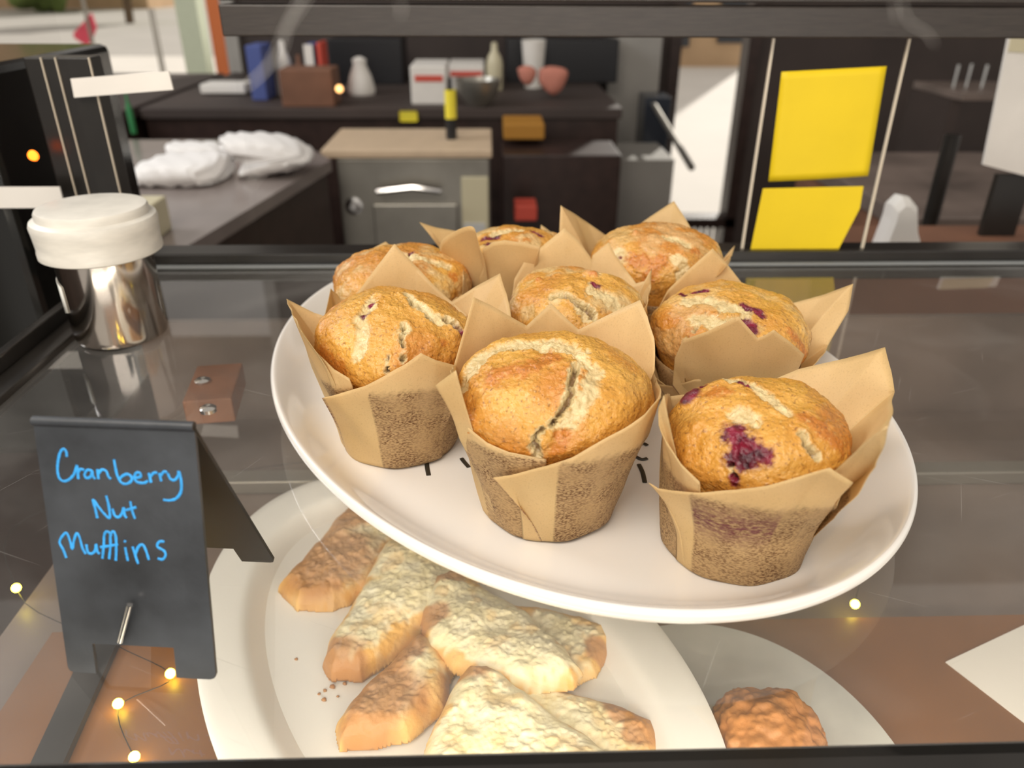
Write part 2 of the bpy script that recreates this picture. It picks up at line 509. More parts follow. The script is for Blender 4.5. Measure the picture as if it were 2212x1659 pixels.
cpart('back_seal', cb(CX0, CY1 - .004, .0005, CX1, CY1 + .0005, .003, .0008), M['seal'])
ZPOST = Py(180, 120, CY1).z
cpart('corner_post', cb(XP - .042, CY1 - .012, -.012, XP, CY1 + .004, ZPOST, .001), M['black'])
for dx in (.0, .021, .030):
    cpart('post_trim', cb(XP - dx - .0008, CY1 - .0132, .011, XP - dx, CY1 - .0118, ZPOST), M['edge'])
cpart('left_side_panel', cb(CX0 - .011, CY0, .012, CX0 - .0085, CY1 - .02, .30), M['clear'])
zt0 = Py(1106, 80, CY1).z
# dark wooden head rail with a groove
xl = Py(480, 60, CY1).x
rails = cb(xl, CY1 - .002, zt0, CX1, CY1 + .03, zt0 + .0185, .001)
cpart('head_rail', rails, M['beam'])
cpart('upper_head_rail', cb(xl, CY1 + .001, zt0 + .0205, CX1, CY1 + .03, zt0 + .05, .001), M['beam'])
cpart('sliding_pane', cb(xl, CY1 + .010, .0105, CX1, CY1 + .014, zt0), M['clear'])
cpart('front_pane', cb(CX0, .092, .0005, CX1, .096, .42), M['clear'])
# scratches on the front pane
def scr(pts, r=.00006):
    sc = MB()
    P = [Py(x, y, .0919) - CO for x, y in pts]
    sc.tube(catmull(P, 5), r, 4).build('scratch_mark', M['scratch'], case)
scr([(668, -10), (648, 20), (622, 60), (608, 110), (560, 165), (528, 190)])
scr([(655, -10), (634, 25), (612, 70), (598, 108), (572, 150), (540, 180)])
scr([(1932, 5), (1936, 40)]); scr([(1948, 0), (1962, 45), (2000, 70), (2018, 95)], .00005)
scr([(552, 368), (540, 385), (536, 395)]); scr([(566, 372), (552, 388), (540, 403)], .00005)
scr([(862, 5), (868, 18), (864, 34)])
# wooden hinge block with two screws, fixed under the shelf
hp = Pz(463, 832, -.008)
hb = MB().box(-.0125, -.0215, -.020, .0125, .0215, -.0055, .001); ho = hb.build('hinge_block', M['wood_block'], case)
ho.location = (hp.x - CO.x, hp.y - CO.y, -CO.z); ho.rotation_euler = (0, 0, R(8))
for px, py in ((437, 820), (449, 880)):
    q = Pz(px, py, -.004)
    s_ = MB().lathe([(0, .001), (.003, .0008), (.0042, 0), (.0042, -.002), (0, -.002)], 20).build('screw', M['chrome'], ho, smooth=True)
    s_.location = ho.matrix_basis.inverted() @ Vector((q.x - CO.x, q.y - CO.y, -.0042 - CO.z))
# faint boards on the underside / back of the lower bay
cpart('back_board', cb(CX0, CY1 - .03, LOW - .006, CX1, CY1 - .024, -.03), M['deck'])

shelf = MB().box(CX0 + .008, .137, -.005, CX1, CY1 - .004, 0, .0006).build('glass_shelf', M['shelf_glass'])
tag(shelf, 'scratched clear glass shelf under the white oval platter', 'shelf')
origin_to(shelf, (.17, .33, -.005))

# =================================================================== OVAL PLATTER
PC = Vector((.0328, .3513)); PA, PB, PR = .1862, .1380, R(-66.7)
rim_z = .0205
prof = [(0, .0045), (.55, .0045), (.76, .0047), (.835, .0056), (.895, .0100), (.945, .0165), (.978, .0203), (.990, .0214), (1.0, .0205), (1.004, .0180), (.993, .0150), (.93, .0085), (.86, .0030), (.80, .0012), (.76, 0.0), (.72, .0014), (0, .0014)]
pl = MB()
seg = 160
rings = []
for q, z in prof:
    if q == 0: rings.append([pl.bm.verts.new((0, 0, z))]); continue
    a = PA - (1 - q) * PB * 1.0 if q > .5 else PA * q * .86
    b_ = PB * q
    rings.append([pl.bm.verts.new((a * math.cos(2 * math.pi * k / seg), b_ * math.sin(2 * math.pi * k / seg), z)) for k in range(seg)])
for A, B in zip(rings, rings[1:]):
    for k in range(seg):
        k2 = (k + 1) % seg
        if len(A) == 1: pl.bm.faces.new((A[0], B[k], B[k2]))
        elif len(B) == 1: pl.bm.faces.new((A[k], A[k2], B[0]))
        else: pl.bm.faces.new((A[k], A[k2], B[k2], B[k]))
platter = thing('oval_platter', (PC.x, PC.y, 0), 'large white oval china platter carrying eight muffins on the glass shelf', 'platter')
platter.rotation_euler = (0, 0, PR)
dish = pl.build('dish', M['china'], platter, smooth=True)
sm = dish.modifiers.new('s', 'SUBSURF'); sm.levels = 1; sm.render_levels = 2
PMI = (Matrix.Translation((PC.x, PC.y, 0)) @ Matrix.Rotation(PR, 4, 'Z')).inverted()
for pts in ([(922, 1000), (923, 1012), (926, 1027)], [(997, 990), (1003, 998), (1013, 1009)], [(1372, 962), (1390, 958), (1398, 962)], [(1372, 985), (1386, 992), (1398, 990)], [(1380, 1003), (1388, 1020), (1393, 1042)]):
    P = [PMI @ Pz(x, y, .0048) for x, y in pts]
    MB().tube(catmull(P, 5), .0010, 8, flat=Vector((0, 0, 1))).build('painted_stroke', M['stroke'], platter, smooth=True)


# =================================================================== MUFFINS
BZ = .0046  # the dish floor


def cyl_hit(axis, px, py, side, r):
    """where the sight line meets the upright cylinder of radius r about axis; side 'f' near, 'b' far"""
    d = ray(px, py)
    ox, oy = CAM.x - axis.x, CAM.y - axis.y
    A = d.x * d.x + d.y * d.y; B = ox * d.x + oy * d.y; C = ox * ox + oy * oy - r * r
    D = B * B - A * C
    s = math.sqrt(D) if D > 0 else 0
    t = (-B - s) / A if side == 'f' else (-B + s) / A
    return CAM + d * t


def muffin(base_px, label, sheets, feats, rc=.0360, hc=.0700, top=(0, 0), seed=0, rb=.0262, pale=0.0, flat=1.0):
    ax = Pz(base_px[0], base_px[1], BZ)
    root = thing('muffin', (ax.x, ax.y, BZ), label, 'muffin', 'cranberry nut muffins on the white platter')
    # ---- cake
    pr = [(0, .001), (.55 * rb, .001), (rb * .93, .0015), (rb * .97, .006), (.5 * (rb + rc) * .93, hc * .33), (rc * .90, hc * .54), (rc * .985, hc * .64), (rc, hc * .72), (rc * .955, hc * .80), (rc * .84, hc * .88), (rc * .64, hc * .945), (rc * .38, hc * .985), (rc * .16, hc * .998), (0, hc)]
    cv = catmull([(a, 0, b) for a, b in pr], 14)
    cv[-1] = Vector((0, 0, hc)); cv[0] = Vector((0, 0, .001))
    NS = 300
    NR = len(cv)
    th = np.linspace(0, 2 * math.pi, NS, endpoint=False)
    rr = np.array([max(c.x, 0) for c in cv])[:, None]; zz = np.array([c.z for c in cv])[:, None]
    up = sstep(hc * .45, hc, zz)
    # lumpy outline
    lump = 1 + .045 * np.sin(2 * th + seed) + .03 * np.sin(3 * th + 2.1 * seed) + .015 * np.sin(5 * th + seed)
    rr2 = rr * (1 + (lump[None, :] - 1) * sstep(hc * .4, hc * .7, zz))
    X = rr2 * np.cos(th) + top[0] * up; Y = rr2 * np.sin(th) + top[1] * up; Z = zz + 0 * th
    co = np.stack([X, Y, Z], -1).reshape(-1, 3)
    # normals from the mesh grid
    g = co.reshape(NR, NS, 3)
    du = np.roll(g, -1, 1) - np.roll(g, 1, 1)
    dv = np.empty_like(g); dv[1:-1] = g[2:] - g[:-2]; dv[0] = g[1] - g[0]; dv[-1] = g[-1] - g[-2]
    nn = np.cross(du, dv); ln = np.linalg.norm(nn, axis=2, keepdims=True); nn = np.where(ln > 1e-12, nn / np.maximum(ln, 1e-12), np.array([0, 0, 1.0]))
    nn[-1] = (0, 0, 1); nn[0] = (0, 0, -1)
    nrm = nn.reshape(-1, 3)
    wco = co + np.array([ax.x, ax.y, BZ])
    px, py = project(wco)
    facing = ((wco - np.array(CAM)) * nrm).sum(1) < 0
    topm = sstep(hc * .5, hc * .7, co[:, 2])
    nl = fbm(co * 60 + seed * 5, 3); nm = fbm(co * 220 + seed * 3, 3); nf = fbm(co * 700 + seed, 2)
    disp = (.0014 * nl + .00045 * nm + .00018 * nf) * topm
    P_, C_, B_, D_ = np.zeros(len(co)), np.zeros(len(co)), np.zeros(len(co)), np.zeros(len(co))
    if pale: P_ = pale * sstep(-.1, .45, fbm(co * 95 + 9 * seed, 3)) * topm
    B_ = .75 * sstep(-.2, .6, fbm(co * 42 + 3 * seed + 40, 2)) * topm + .5 * (1 - sstep(hc * .6, hc * .85, co[:, 2]))
    def surf(x, y):
        d2 = (px - x) ** 2 + (py - y) ** 2 + np.where(facing & (topm > .2), 0, 1e8)
        return co[np.argmin(d2)]
    jit = fbm(co * 420 + 2 * seed, 4, .65); jit2 = fbm(co * 150 + 4 * seed, 2)
    for kind, pts, wd in feats:
        wd = wd * .001
        P3 = [surf(x, y) for x, y in pts]
        if len(P3) == 1: P3 = P3 * 2
        dm = np.full(len(co), 1e9)
        for a, c in zip(P3, P3[1:]):
            ab = c - a; L = (ab * ab).sum()
            t = np.clip(((co - a) @ ab) / L, 0, 1) if L > 1e-12 else np.zeros(len(co))
            dm = np.minimum(dm, np.linalg.norm(co - (a + t[:, None] * ab), axis=1))
        dj = dm + wd * (.34 * jit + .34 * jit2)
        if kind == 'pale':
            k = 1 - sstep(wd * .7, wd * 1.15, dj); P_ = np.maximum(P_, k * .9); disp -= .0009 * k; disp += .0007 * k * nm + .0003 * k * nf
            B_ *= 1 - k
        elif kind == 'cran':
            k = 1 - sstep(wd * .8, wd * 1.1, dj); C_ = np.maximum(C_, k); disp += -.0004 * k + .0005 * k * nf
            C_ = np.maximum(C_, .45 * (1 - sstep(wd, wd * 1.5, dj)))
        elif kind == 'berry':
            k = 1 - sstep(wd * .7, wd * 1.05, dm); C_ = np.maximum(C_, k); disp += np.sqrt(np.clip(1 - (dm / wd) ** 2, 0, 1)) * .0016
        elif kind == 'lump':
            k = 1 - sstep(wd * .6, wd * 1.1, dj); B_ = np.maximum(B_, k); disp += np.sqrt(np.clip(1 - (dm / wd) ** 2, 0, 1)) * .002
        elif kind == 'crust':
            k = 1 - sstep(wd * .8, wd * 1.0, dj); P_ *= 1 - k; disp += .0006 * k
        elif kind == 'brown':
            k = 1 - sstep(wd * .4, wd * 1.2, dj); B_ = np.maximum(B_, k); P_ *= 1 - k
        elif kind == 'crack':
            jd = dm + .0009 * jit + .0006 * jit2; wc = wd * .75; k = 1 - sstep(wc * .3, wc * .95, jd); disp -= .0036 * k; P_ = np.maximum(P_, 1 - sstep(wc * .9, wc * 1.7, jd)); D_ = np.maximum(D_, .85 * (1 - sstep(wc * .1, wc * .65, jd)))
            lip = np.exp(-((jd - wc * 1.7) / (wc * .7)) ** 2); disp += .00055 * lip
    cn = co + nrm * disp[:, None]
    faces = []
    idx = np.arange(NR * NS).reshape(NR, NS)
    a = idx[:-1]; b = np.roll(idx, -1, 1)[:-1]; c = np.roll(idx, -1, 1)[1:]; d = idx[1:]
    faces = np.stack([a, b, c, d], -1).reshape(-1, 4)
    me = bpy.data.meshes.new('cake')
    me.vertices.add(len(cn)); me.vertices.foreach_set('co', cn.ravel())
    me.loops.add(faces.size); me.loops.foreach_set('vertex_index', faces.ravel())
    me.polygons.add(len(faces)); me.polygons.foreach_set('loop_start', np.arange(0, faces.size, 4))
    me.update(calc_edges=True); me.validate()
    ca = me.color_attributes.new('crust', 'FLOAT_COLOR', 'POINT')
    ca.data.foreach_set('color', np.stack([np.clip(P_, 0, 1), np.clip(C_, 0, 1), np.clip(B_, 0, 1), np.clip(D_, 0, 1)], -1).astype(np.float32).ravel())
    link('cake', me, M['cake'], root)
    # ---- baking paper: overlapping sheets of one tulip cup
    V, F, S = [], [], []
    rcup = rc * .97; zcup = hc * .60
    zr = hc * .50; cup_r = (rb + (rcup - rb) * min(zr / zcup, 1) ** .9) - .0002
    NA = 72
    for i_ in range(NA):
        a_ = 2 * math.pi * i_ / NA
        for j_ in range(9):
            t = j_ / 8; r = rb - .001 * (t == 0) + (cup_r - rb) * t
            V.append((r * math.cos(a_), r * math.sin(a_), max(zr * t, .0003))); S.append((1, 0, 0, 1))
    for i_ in range(NA):
        for j_ in range(8):
            q = ((i_ + 1) % NA) * 9 + j_
            F.append((i_ * 9 + j_, q, q + 1, i_ * 9 + j_ + 1))
    for sh in sheets:
        keys = sh['k']; off = sh.get('off', 0.0)
        P = []
        for k in keys:
            p = cyl_hit(ax, k[0], k[1], k[2], k[3] * .01)
            az = math.atan2(p.y - ax.y, p.x - ax.x) if len(k) < 5 or k[4] is None else R(k[4])
            P.append((p - Vector((ax.x, ax.y, BZ)), az))
        # unwrap the azimuths
        azs = [P[0][1]]
        for q in P[1:]:
            z = q[1]
            while z - azs[-1] > math.pi: z -= 2 * math.pi
            while z - azs[-1] < -math.pi: z += 2 * math.pi
            azs.append(z)
        samples = []
        for i in range(len(P) - 1):
            n = max(4, int((P[i + 1][0] - P[i][0]).length / .0012))
            for j in range(n):
                t = j / n
                if sh.get('smooth'):
                    p0 = P[max(i - 1, 0)][0]; p1 = P[i][0]; p2 = P[i + 1][0]; p3 = P[min(i + 2, len(P) - 1)][0]
                    pt = .5 * ((2 * p1) + (-p0 + p2) * t + (2 * p0 - 5 * p1 + 4 * p2 - p3) * t * t + (-p0 + 3 * p1 - 3 * p2 + p3) * t ** 3)
                else: pt = P[i][0].lerp(P[i + 1][0], t)
                samples.append((pt, azs[i] + (azs[i + 1] - azs[i]) * t))
        samples.append((P[-1][0], azs[-1]))
        NV = 26
        st = len(V)
        g0, g1 = sh.get('grease', (0, 0)); j0, j1 = sh.get('juice', (0, 0))
        for si, (rim, az) in enumerate(samples):
            ra = math.atan2(rim.y, rim.x)
            dz = (ra - az + math.pi) % (2 * math.pi) - math.pi
            rrim = math.hypot(rim.x, rim.y)
            u = si / (len(samples) - 1)
            for j in range(NV + 1):
                t = j / NV
                # radial profile: base ring -> cup wall -> flare out to the rim
                z = rim.z * t
                wall = rb + (rcup - rb) * min(z / zcup, 1.0) ** .9
                tz = min(max((z - .35 * rim.z) / max(.65 * rim.z, 1e-4), 0), 1)
                r = wall + (rrim - (rb + (rcup - rb) * min(rim.z / zcup, 1.0) ** .9)) * tz ** 1.5
                r += off * (.35 + .65 * t) + .00035 * math.sin(az * 9 + z * 160 + seed)
                a_ = az + dz * t ** 1.2
                if t == 0: r -= .0012
                V.append((r * math.cos(a_), r * math.sin(a_), max(z, .0003)))
                gz = 1.0 if z < zcup * 1.02 else max(0, 1 - (z - zcup * 1.02) / .0015)
                gr = gz if g0 <= u <= g1 else 0
                jj = gz if j0 <= u <= j1 else 0
                S.append((gr, jj * sh.get('jz', lambda z_: 1)(z), 0, 1))
        n = len(samples)
        for i in range(n - 1):
            for j in range(NV):
                a = st + i * (NV + 1) + j
                F.append((a, a + NV + 1, a + NV + 2, a + 1))
    me = mesh_np('paper_wrapper', V, F)
    ca = me.color_attributes.new('stain', 'FLOAT_COLOR', 'POINT')
    ca.data.foreach_set('color', np.array(S, dtype=np.float32).ravel())
    po = link('paper_wrapper', me, M['paper'], root)
    so = po.modifiers.new('t', 'SOLIDIFY'); so.thickness = .00022; so.offset = 0
    return root


# front centre
muffin((1183, 1083), 'golden muffin front centre with a wide torn crack down its face', [
    dict(k=[(1064, 1031, 'f', 3.75, -98), (1110, 1022, 'f', 3.65), (1180, 1005, 'f', 3.6), (1235, 984, 'f', 3.65), (1290, 955, 'f', 3.8), (1345, 922, 'f', 4.0), (1389, 893, 'f', 4.3), (1424, 856, 'f', 4.6), (1404, 905, 'f', 3.9, -8)], off=.0008, grease=(.30, .97)),
    dict(k=[(984, 800, 'f', 4.4), (942, 833, 'f', 4.7), (962, 868, 'f', 4.3), (984, 898, 'f', 4.0), (1015, 928, 'f', 3.8), (1052, 955, 'f', 3.65), (1100, 976, 'f', 3.55), (1150, 988, 'f', 3.5), (1180, 993, 'f', 3.45)], grease=(.30, 1)),
    dict(k=[(975, 800, 'f', 4.1), (982, 787, 'b', 4.0), (1023, 642, 'b', 4.3), (1062, 660, 'b', 4.2), (1100, 682, 'b', 4.1), (1138, 704, 'b', 4.0), (1190, 655, 'b', 4.4), (1250, 712, 'b', 4.0), (1318, 678, 'b', 4.3), (1382, 648, 'b', 4.7), (1400, 683, 'b', 4.5), (1412, 731, 'b', 4.3), (1415, 800, 'b', 4.1)]),
    dict(k=[(1378, 803, 'b', 3.7), (1400, 782, 'b', 4.2), (1418, 820, 'b', 4.4), (1427, 858, 'f', 4.5), (1400, 900, 'f', 4.1)], off=.0004),
], [('pale', [(1000, 830), (1010, 800), (1040, 768), (1090, 745), (1150, 738), (1210, 745), (1250, 765)], 4.2),
    ('pale', [(1250, 765), (1280, 800), (1272, 850), (1248, 890), (1215, 920)], 3.6),
    ('brown', [(1060, 810), (1120, 800), (1190, 770)], 5.0), ('crust', [(1080, 795), (1200, 775), (1215, 790)], 4.2),
    ('crack', [(1242, 785), (1238, 815), (1233, 850), (1216, 882), (1190, 918)], 1.9),
    ('crack', [(1172, 930), (1158, 945), (1152, 965), (1160, 985)], 1.8), ('crack', [(1105, 752), (1128, 746), (1142, 748)], 1.2),
    ('brown', [(1215, 945), (1200, 975)], 3.6), ('crust', [(1185, 935), (1180, 960)], 1.5)],
    rc=.0355, hc=.0690, seed=1.3)

# front right
muffin((1577, 1165), 'muffin front right with a dark burst cranberry in the middle of its top', [
    dict(k=[(1405, 1042, 'f', 4.0, -142), (1425, 1054, 'f', 3.8), (1456, 1059, 'f', 3.65), (1512, 1061, 'f', 3.5), (1592, 1056, 'f', 3.5), (1658, 1044, 'f', 3.7), (1725, 1028, 'f', 4.0), (1788, 1007, 'f', 4.3), (1836, 1038, 'f', 4.5), (1800, 1085, 'f', 3.8, -12)], off=.0009, grease=(.18, 1), juice=(.19, .62), jz=lambda z: max(0, 1 - abs(z - .029) / .011)),
    dict(k=[(1445, 850, 'b', 3.9), (1433, 855, 'f', 4.2), (1424, 880, 'f', 4.1), (1425, 919, 'f', 4.0), (1440, 952, 'f', 3.9), (1473, 1002, 'f', 3.8), (1495, 1024, 'f', 3.7), (1512, 1040, 'f', 3.6), (1513, 1058, 'f', 3.55)], grease=(.35, 1)),
    dict(k=[(1445, 855, 'b', 3.8), (1520, 850, 'b', 3.7), (1600, 850, 'b', 3.7), (1677, 830, 'b', 4.1)]),
    dict(k=[(1672, 850, 'b', 3.9), (1678, 818, 'b', 4.3), (1725, 798, 'b', 4.8), (1775, 786, 'b', 5.1), (1824, 775, 'b', 5.5), (1870, 763, 'b', 5.8), (1912, 750, 'b', 6.1), (1924, 803, 'b', 5.9), (1929, 846, 'b', 5.7), (1920, 919, 'f', 5.3), (1890, 1008, 'f', 4.8, -5), (1850, 1065, 'f', 4.2, -15), (1800, 1120, 'f', 3.6, -28)], off=.0003, grease=(.75, 1)),
], [('cran', [(1588, 930), (1600, 955), (1640, 985)], 4.0), ('cran', [(1605, 970), (1600, 985)], 4.3), ('cran', [(1582, 985), (1580, 1002)], 1.3), ('berry', [(1492, 858)], 5.0),
    ('pale', [(1600, 895), (1620, 900)], 4.0), ('pale', [(1560, 820), (1620, 832), (1670, 862), (1700, 885)], 3.0), ('pale', [(1495, 838)], 3.0),
    ('cran', [(1600, 828), (1615, 838)], 1.3), ('cran', [(1505, 826), (1522, 832)], 1.6), ('cran', [(1585, 1030), (1590, 1045)], 1.6),
    ('crack', [(1735, 938), (1745, 962), (1768, 985)], 1.6), ('crack', [(1583, 1005), (1588, 1030)], 1.0),
    ('brown', [(1540, 848), (1570, 850)], 4.0), ('brown', [(1740, 900), (1800, 960)], 4.0)],
    rc=.0300, hc=.0635, top=(.0055, -.001), seed=2.9)

# left
muffin((868, 945), 'golden muffin at the left end of the platter with a small red berry spot', [
    dict(k=[(698, 859, 'f', 4.3, -150), (752, 844, 'f', 3.85), (790, 831, 'f', 3.7), (833, 809, 'f', 3.7), (871, 787, 'f', 3.8), (907, 760, 'f', 4.0), (939, 776, 'f', 4.1), (984, 789, 'f', 4.2), (990, 850, 'f', 3.9)], off=.0009, grease=(.24, 1)),
    dict(k=[(740, 696, 'b', 3.8), (680, 676, 'b', 5.0), (619, 646, 'b', 6.0), (649, 708, 'f', 5.2), (681, 757, 'f', 4.4), (722, 798, 'f', 3.9), (755, 817, 'f', 3.7), (762, 835, 'f', 3.6)], off=.0003, grease=(.62, 1)),
    dict(k=[(741, 698, 'b', 3.8), (746, 680, 'b', 3.9), (762, 645, 'b', 4.2), (806, 586, 'b', 4.5), (852, 526, 'b', 4.8), (900, 577, 'b', 4.6), (970, 648, 'b', 4.2), (1010, 680, 'b', 4.1)]),
    dict(k=[(970, 656, 'b', 4.0), (1025, 620, 'b', 4.9), (1078, 591, 'b', 5.4), (1094, 635, 'b', 5.3), (1101, 690, 'b', 5.0), (1030, 760, 'b', 4.2)], off=.0004),
], [('pale', [(772, 690), (795, 670), (812, 645)], 3.0), ('pale', [(780, 700), (778, 740), (775, 765)], 3.2), ('cran', [(785, 680)], 1.9), ('cran', [(803, 662)], 1.1),
    ('crack', [(884, 640), (895, 655), (925, 680)], 2.4), ('pale', [(905, 660), (930, 682), (955, 695)], 2.6), ('crack', [(965, 692), (990, 712)], 1.8), ('cran', [(985, 708), (998, 722)], 1.3),
    ('crack', [(868, 702), (872, 720)], 1.8), ('crack', [(869, 730), (870, 775)], 1.2), ('pale', [(880, 712)], 2.0), ('crack', [(838, 770), (836, 800)], .8),
    ('crust', [(830, 640), (850, 660)], 5), ('brown', [(960, 745)], 3), ('brown', [(700, 760), (740, 800)], 3.5)],
    rc=.0345, hc=.0685, seed=3.1)

# centre
muffin((1233, 857), 'pale cracked muffin in the centre, directly behind the front centre one', [
    dict(k=[(1104, 655, 'b', 3.9), (1110, 624, 'b', 4.1), (1112, 603, 'b', 4.3), (1134, 563, 'b', 4.5), (1175, 528, 'b', 4.7), (1219, 492, 'b', 4.9), (1249, 519, 'b', 4.7), (1276, 556, 'b', 4.5), (1296, 594, 'b', 4.3)]),
    dict(k=[(1274, 575, 'b', 4.3), (1280, 552, 'b', 4.5), (1315, 524, 'b', 4.9), (1330, 553, 'b', 4.7), (1352, 587, 'b', 4.6), (1373, 612, 'b', 4.4)], off=.0006),
    dict(k=[(1357, 640, 'b', 3.9), (1357, 617, 'b', 4.0), (1392, 607, 'b', 4.6), (1407, 580, 'b', 5.0), (1406, 610, 'b', 4.9), (1393, 664, 'f', 4.5), (1370, 740, 'f', 3.9)], off=.0004),
    dict(k=[(1363, 740, 'f', 3.8), (1300, 745, 'f', 3.7), (1200, 745, 'f', 3.7), (1110, 720, 'f', 3.8), (1095, 665, 'b', 3.9), (1106, 650, 'b', 3.8)], off=.0002),
], [('pale', [(1290, 630), (1320, 645), (1340, 670)], 5.5), ('crack', [(1195, 645), (1222, 638), (1250, 655), (1275, 672), (1283, 690)], 1.8), ('pale', [(1250, 665), (1275, 685)], 2.4),
    ('lump', [(1268, 592), (1282, 596)], 2.2), ('lump', [(1165, 604)], 1.8), ('cran', [(1284, 612), (1294, 616)], 1.4), ('crust', [(1230, 620), (1190, 620)], 3), ('cran', [(1103, 640)], 1.5)],
    rc=.0335, hc=.0650, seed=4.0, pale=.55)

# right
muffin((1550, 882), 'muffin on the right, second from the front, with two red cranberry streaks', [
    dict(k=[(1456, 832, 'f', 3.8, -128), (1459, 773, 'f', 4.05, -126), (1476, 734, 'f', 4.15), (1534, 712, 'f', 4.3), (1595, 683, 'f', 4.5), (1615, 705, 'f', 4.4), (1636, 729, 'f', 4.3), (1652, 722, 'f', 4.35), (1669, 710, 'f', 4.45), (1703, 736, 'f', 4.4), (1734, 764, 'f', 4.4), (1720, 795, 'f', 4.0)], off=.0008),
    dict(k=[(1420, 830, 'f', 3.7), (1450, 835, 'f', 3.7), (1500, 820, 'f', 3.7), (1600, 820, 'f', 3.7)]),
    dict(k=[(1400, 700, 'b', 3.6), (1446, 625, 'b', 3.9), (1490, 580, 'b', 4.0), (1539, 536, 'b', 4.2), (1564, 563, 'b', 4.2), (1608, 617, 'b', 4.1), (1636, 646, 'b', 4.1)]),
    dict(k=[(1660, 690, 'b', 3.9), (1676, 664, 'b', 4.3), (1727, 651, 'b', 4.9), (1778, 637, 'b', 5.4), (1842, 613, 'b', 6.0), (1829, 671, 'b', 5.8), (1788, 746, 'b', 5.0), (1764, 780, 'f', 4.5), (1740, 800, 'f', 4.1)], off=.0005),
    dict(k=[(1395, 700, 'b', 3.8), (1396, 740, 'f', 3.9), (1400, 800, 'f', 3.7), (1440, 835, 'f', 3.6)]),
], [('pale', [(1490, 650), (1530, 650), (1575, 665), (1610, 670)], 4.2), ('pale', [(1510, 690), (1560, 700), (1600, 690)], 4.0), ('pale', [(1480, 735)], 2.5),
    ('cran', [(1466, 636), (1478, 640)], 1.3), ('cran', [(1495, 632), (1528, 630)], 1.1), ('cran', [(1606, 656), (1625, 665), (1648, 682)], 1.8), ('cran', [(1605, 690), (1625, 705), (1632, 716)], 2.0),
    ('crack', [(1500, 715), (1515, 700)], .8), ('brown', [(1700, 720), (1735, 765)], 3.0), ('crust', [(1430, 680), (1440, 700)], 4)],
    rc=.0365, hc=.0600, seed=5.2, pale=.3)

# back left
muffin((878, 772), 'muffin back left with a pale pink patch near its top', [
    dict(k=[(745, 640, 'f', 3.6), (733, 600, 'b', 3.9), (729, 575, 'b', 4.3), (790, 545, 'b', 4.5), (833, 522, 'b', 4.7), (846, 532, 'b', 4.6), (880, 560, 'b', 4.2)]),
    dict(k=[(700, 690, 'f', 5.0, -175), (717, 622, 'f', 4.5, -172), (733, 640, 'f', 4.0), (760, 644, 'f', 3.8), (830, 680, 'f', 3.7), (930, 690, 'f', 3.7), (985, 640, 'f', 3.8)], off=.0005),
    dict(k=[(970, 655, 'f', 3.7), (1012, 623, 'f', 3.9), (1001, 596, 'f', 4.0), (993, 561, 'b', 4.3), (1020, 580, 'b', 4.6), (1045, 604, 'b', 4.8), (1052, 640, 'b', 4.6)], off=.0004),
    dict(k=[(990, 610, 'b', 4.0), (960, 585, 'b', 3.9), (900, 570, 'b', 3.8), (845, 570, 'b', 3.9)]),
], [('pale', [(860, 550), (920, 560), (960, 570)], 4.0), ('cran', [(888, 545)], 1.6), ('pale', [(885, 552)], 4.2), ('brown', [(980, 600)], 4)],
    rc=.0365, hc=.0610, seed=6.3, pale=.5)

# back centre
muffin((1112, 720), 'muffin back centre with a bright red cranberry beside its folded paper', [
    dict(k=[(1040, 620, 'f', 3.7), (1043, 538, 'f', 4.1), (1066, 522, 'f', 4.2), (1090, 518, 'f', 4.2), (1130, 524, 'f', 4.2), (1166, 532, 'f', 4.3), (1158, 550, 'f', 4.2), (1150, 600, 'f', 3.9)], off=.0006),
    dict(k=[(948, 545, 'b', 4.4), (950, 530, 'b', 4.6), (932, 500, 'b', 5.4), (905, 480, 'b', 6.1), (944, 492, 'b', 5.4), (990, 500, 'b', 4.8), (1030, 520, 'b', 4.0)]),
    dict(k=[(950, 560, 'f', 4.4), (961, 515, 'f', 4.8), (1020, 488, 'f', 4.8), (1034, 528, 'f', 4.5), (1047, 564, 'f', 4.2), (1037, 600, 'f', 3.9)], off=.0005, smooth=True),
    dict(k=[(1205, 530, 'b', 4.2), (1202, 510, 'b', 4.5), (1168, 486, 'b', 4.3), (1190, 510, 'b', 4.0), (1160, 530, 'b', 3.9)], off=.0002),
    dict(k=[(1150, 600, 'f', 3.8), (1200, 560, 'f', 4.0), (1210, 530, 'b', 4.2)]),
], [('cran', [(1045, 512), (1070, 510)], 2.6), ('cran', [(1055, 525)], 2.4), ('cran', [(1150, 502), (1170, 512)], 1.6), ('pale', [(1070, 502), (1120, 498)], 3.5), ('brown', [(1140, 520)], 3)],
    rc=.0345, hc=.0620, seed=7.7, pale=.5)

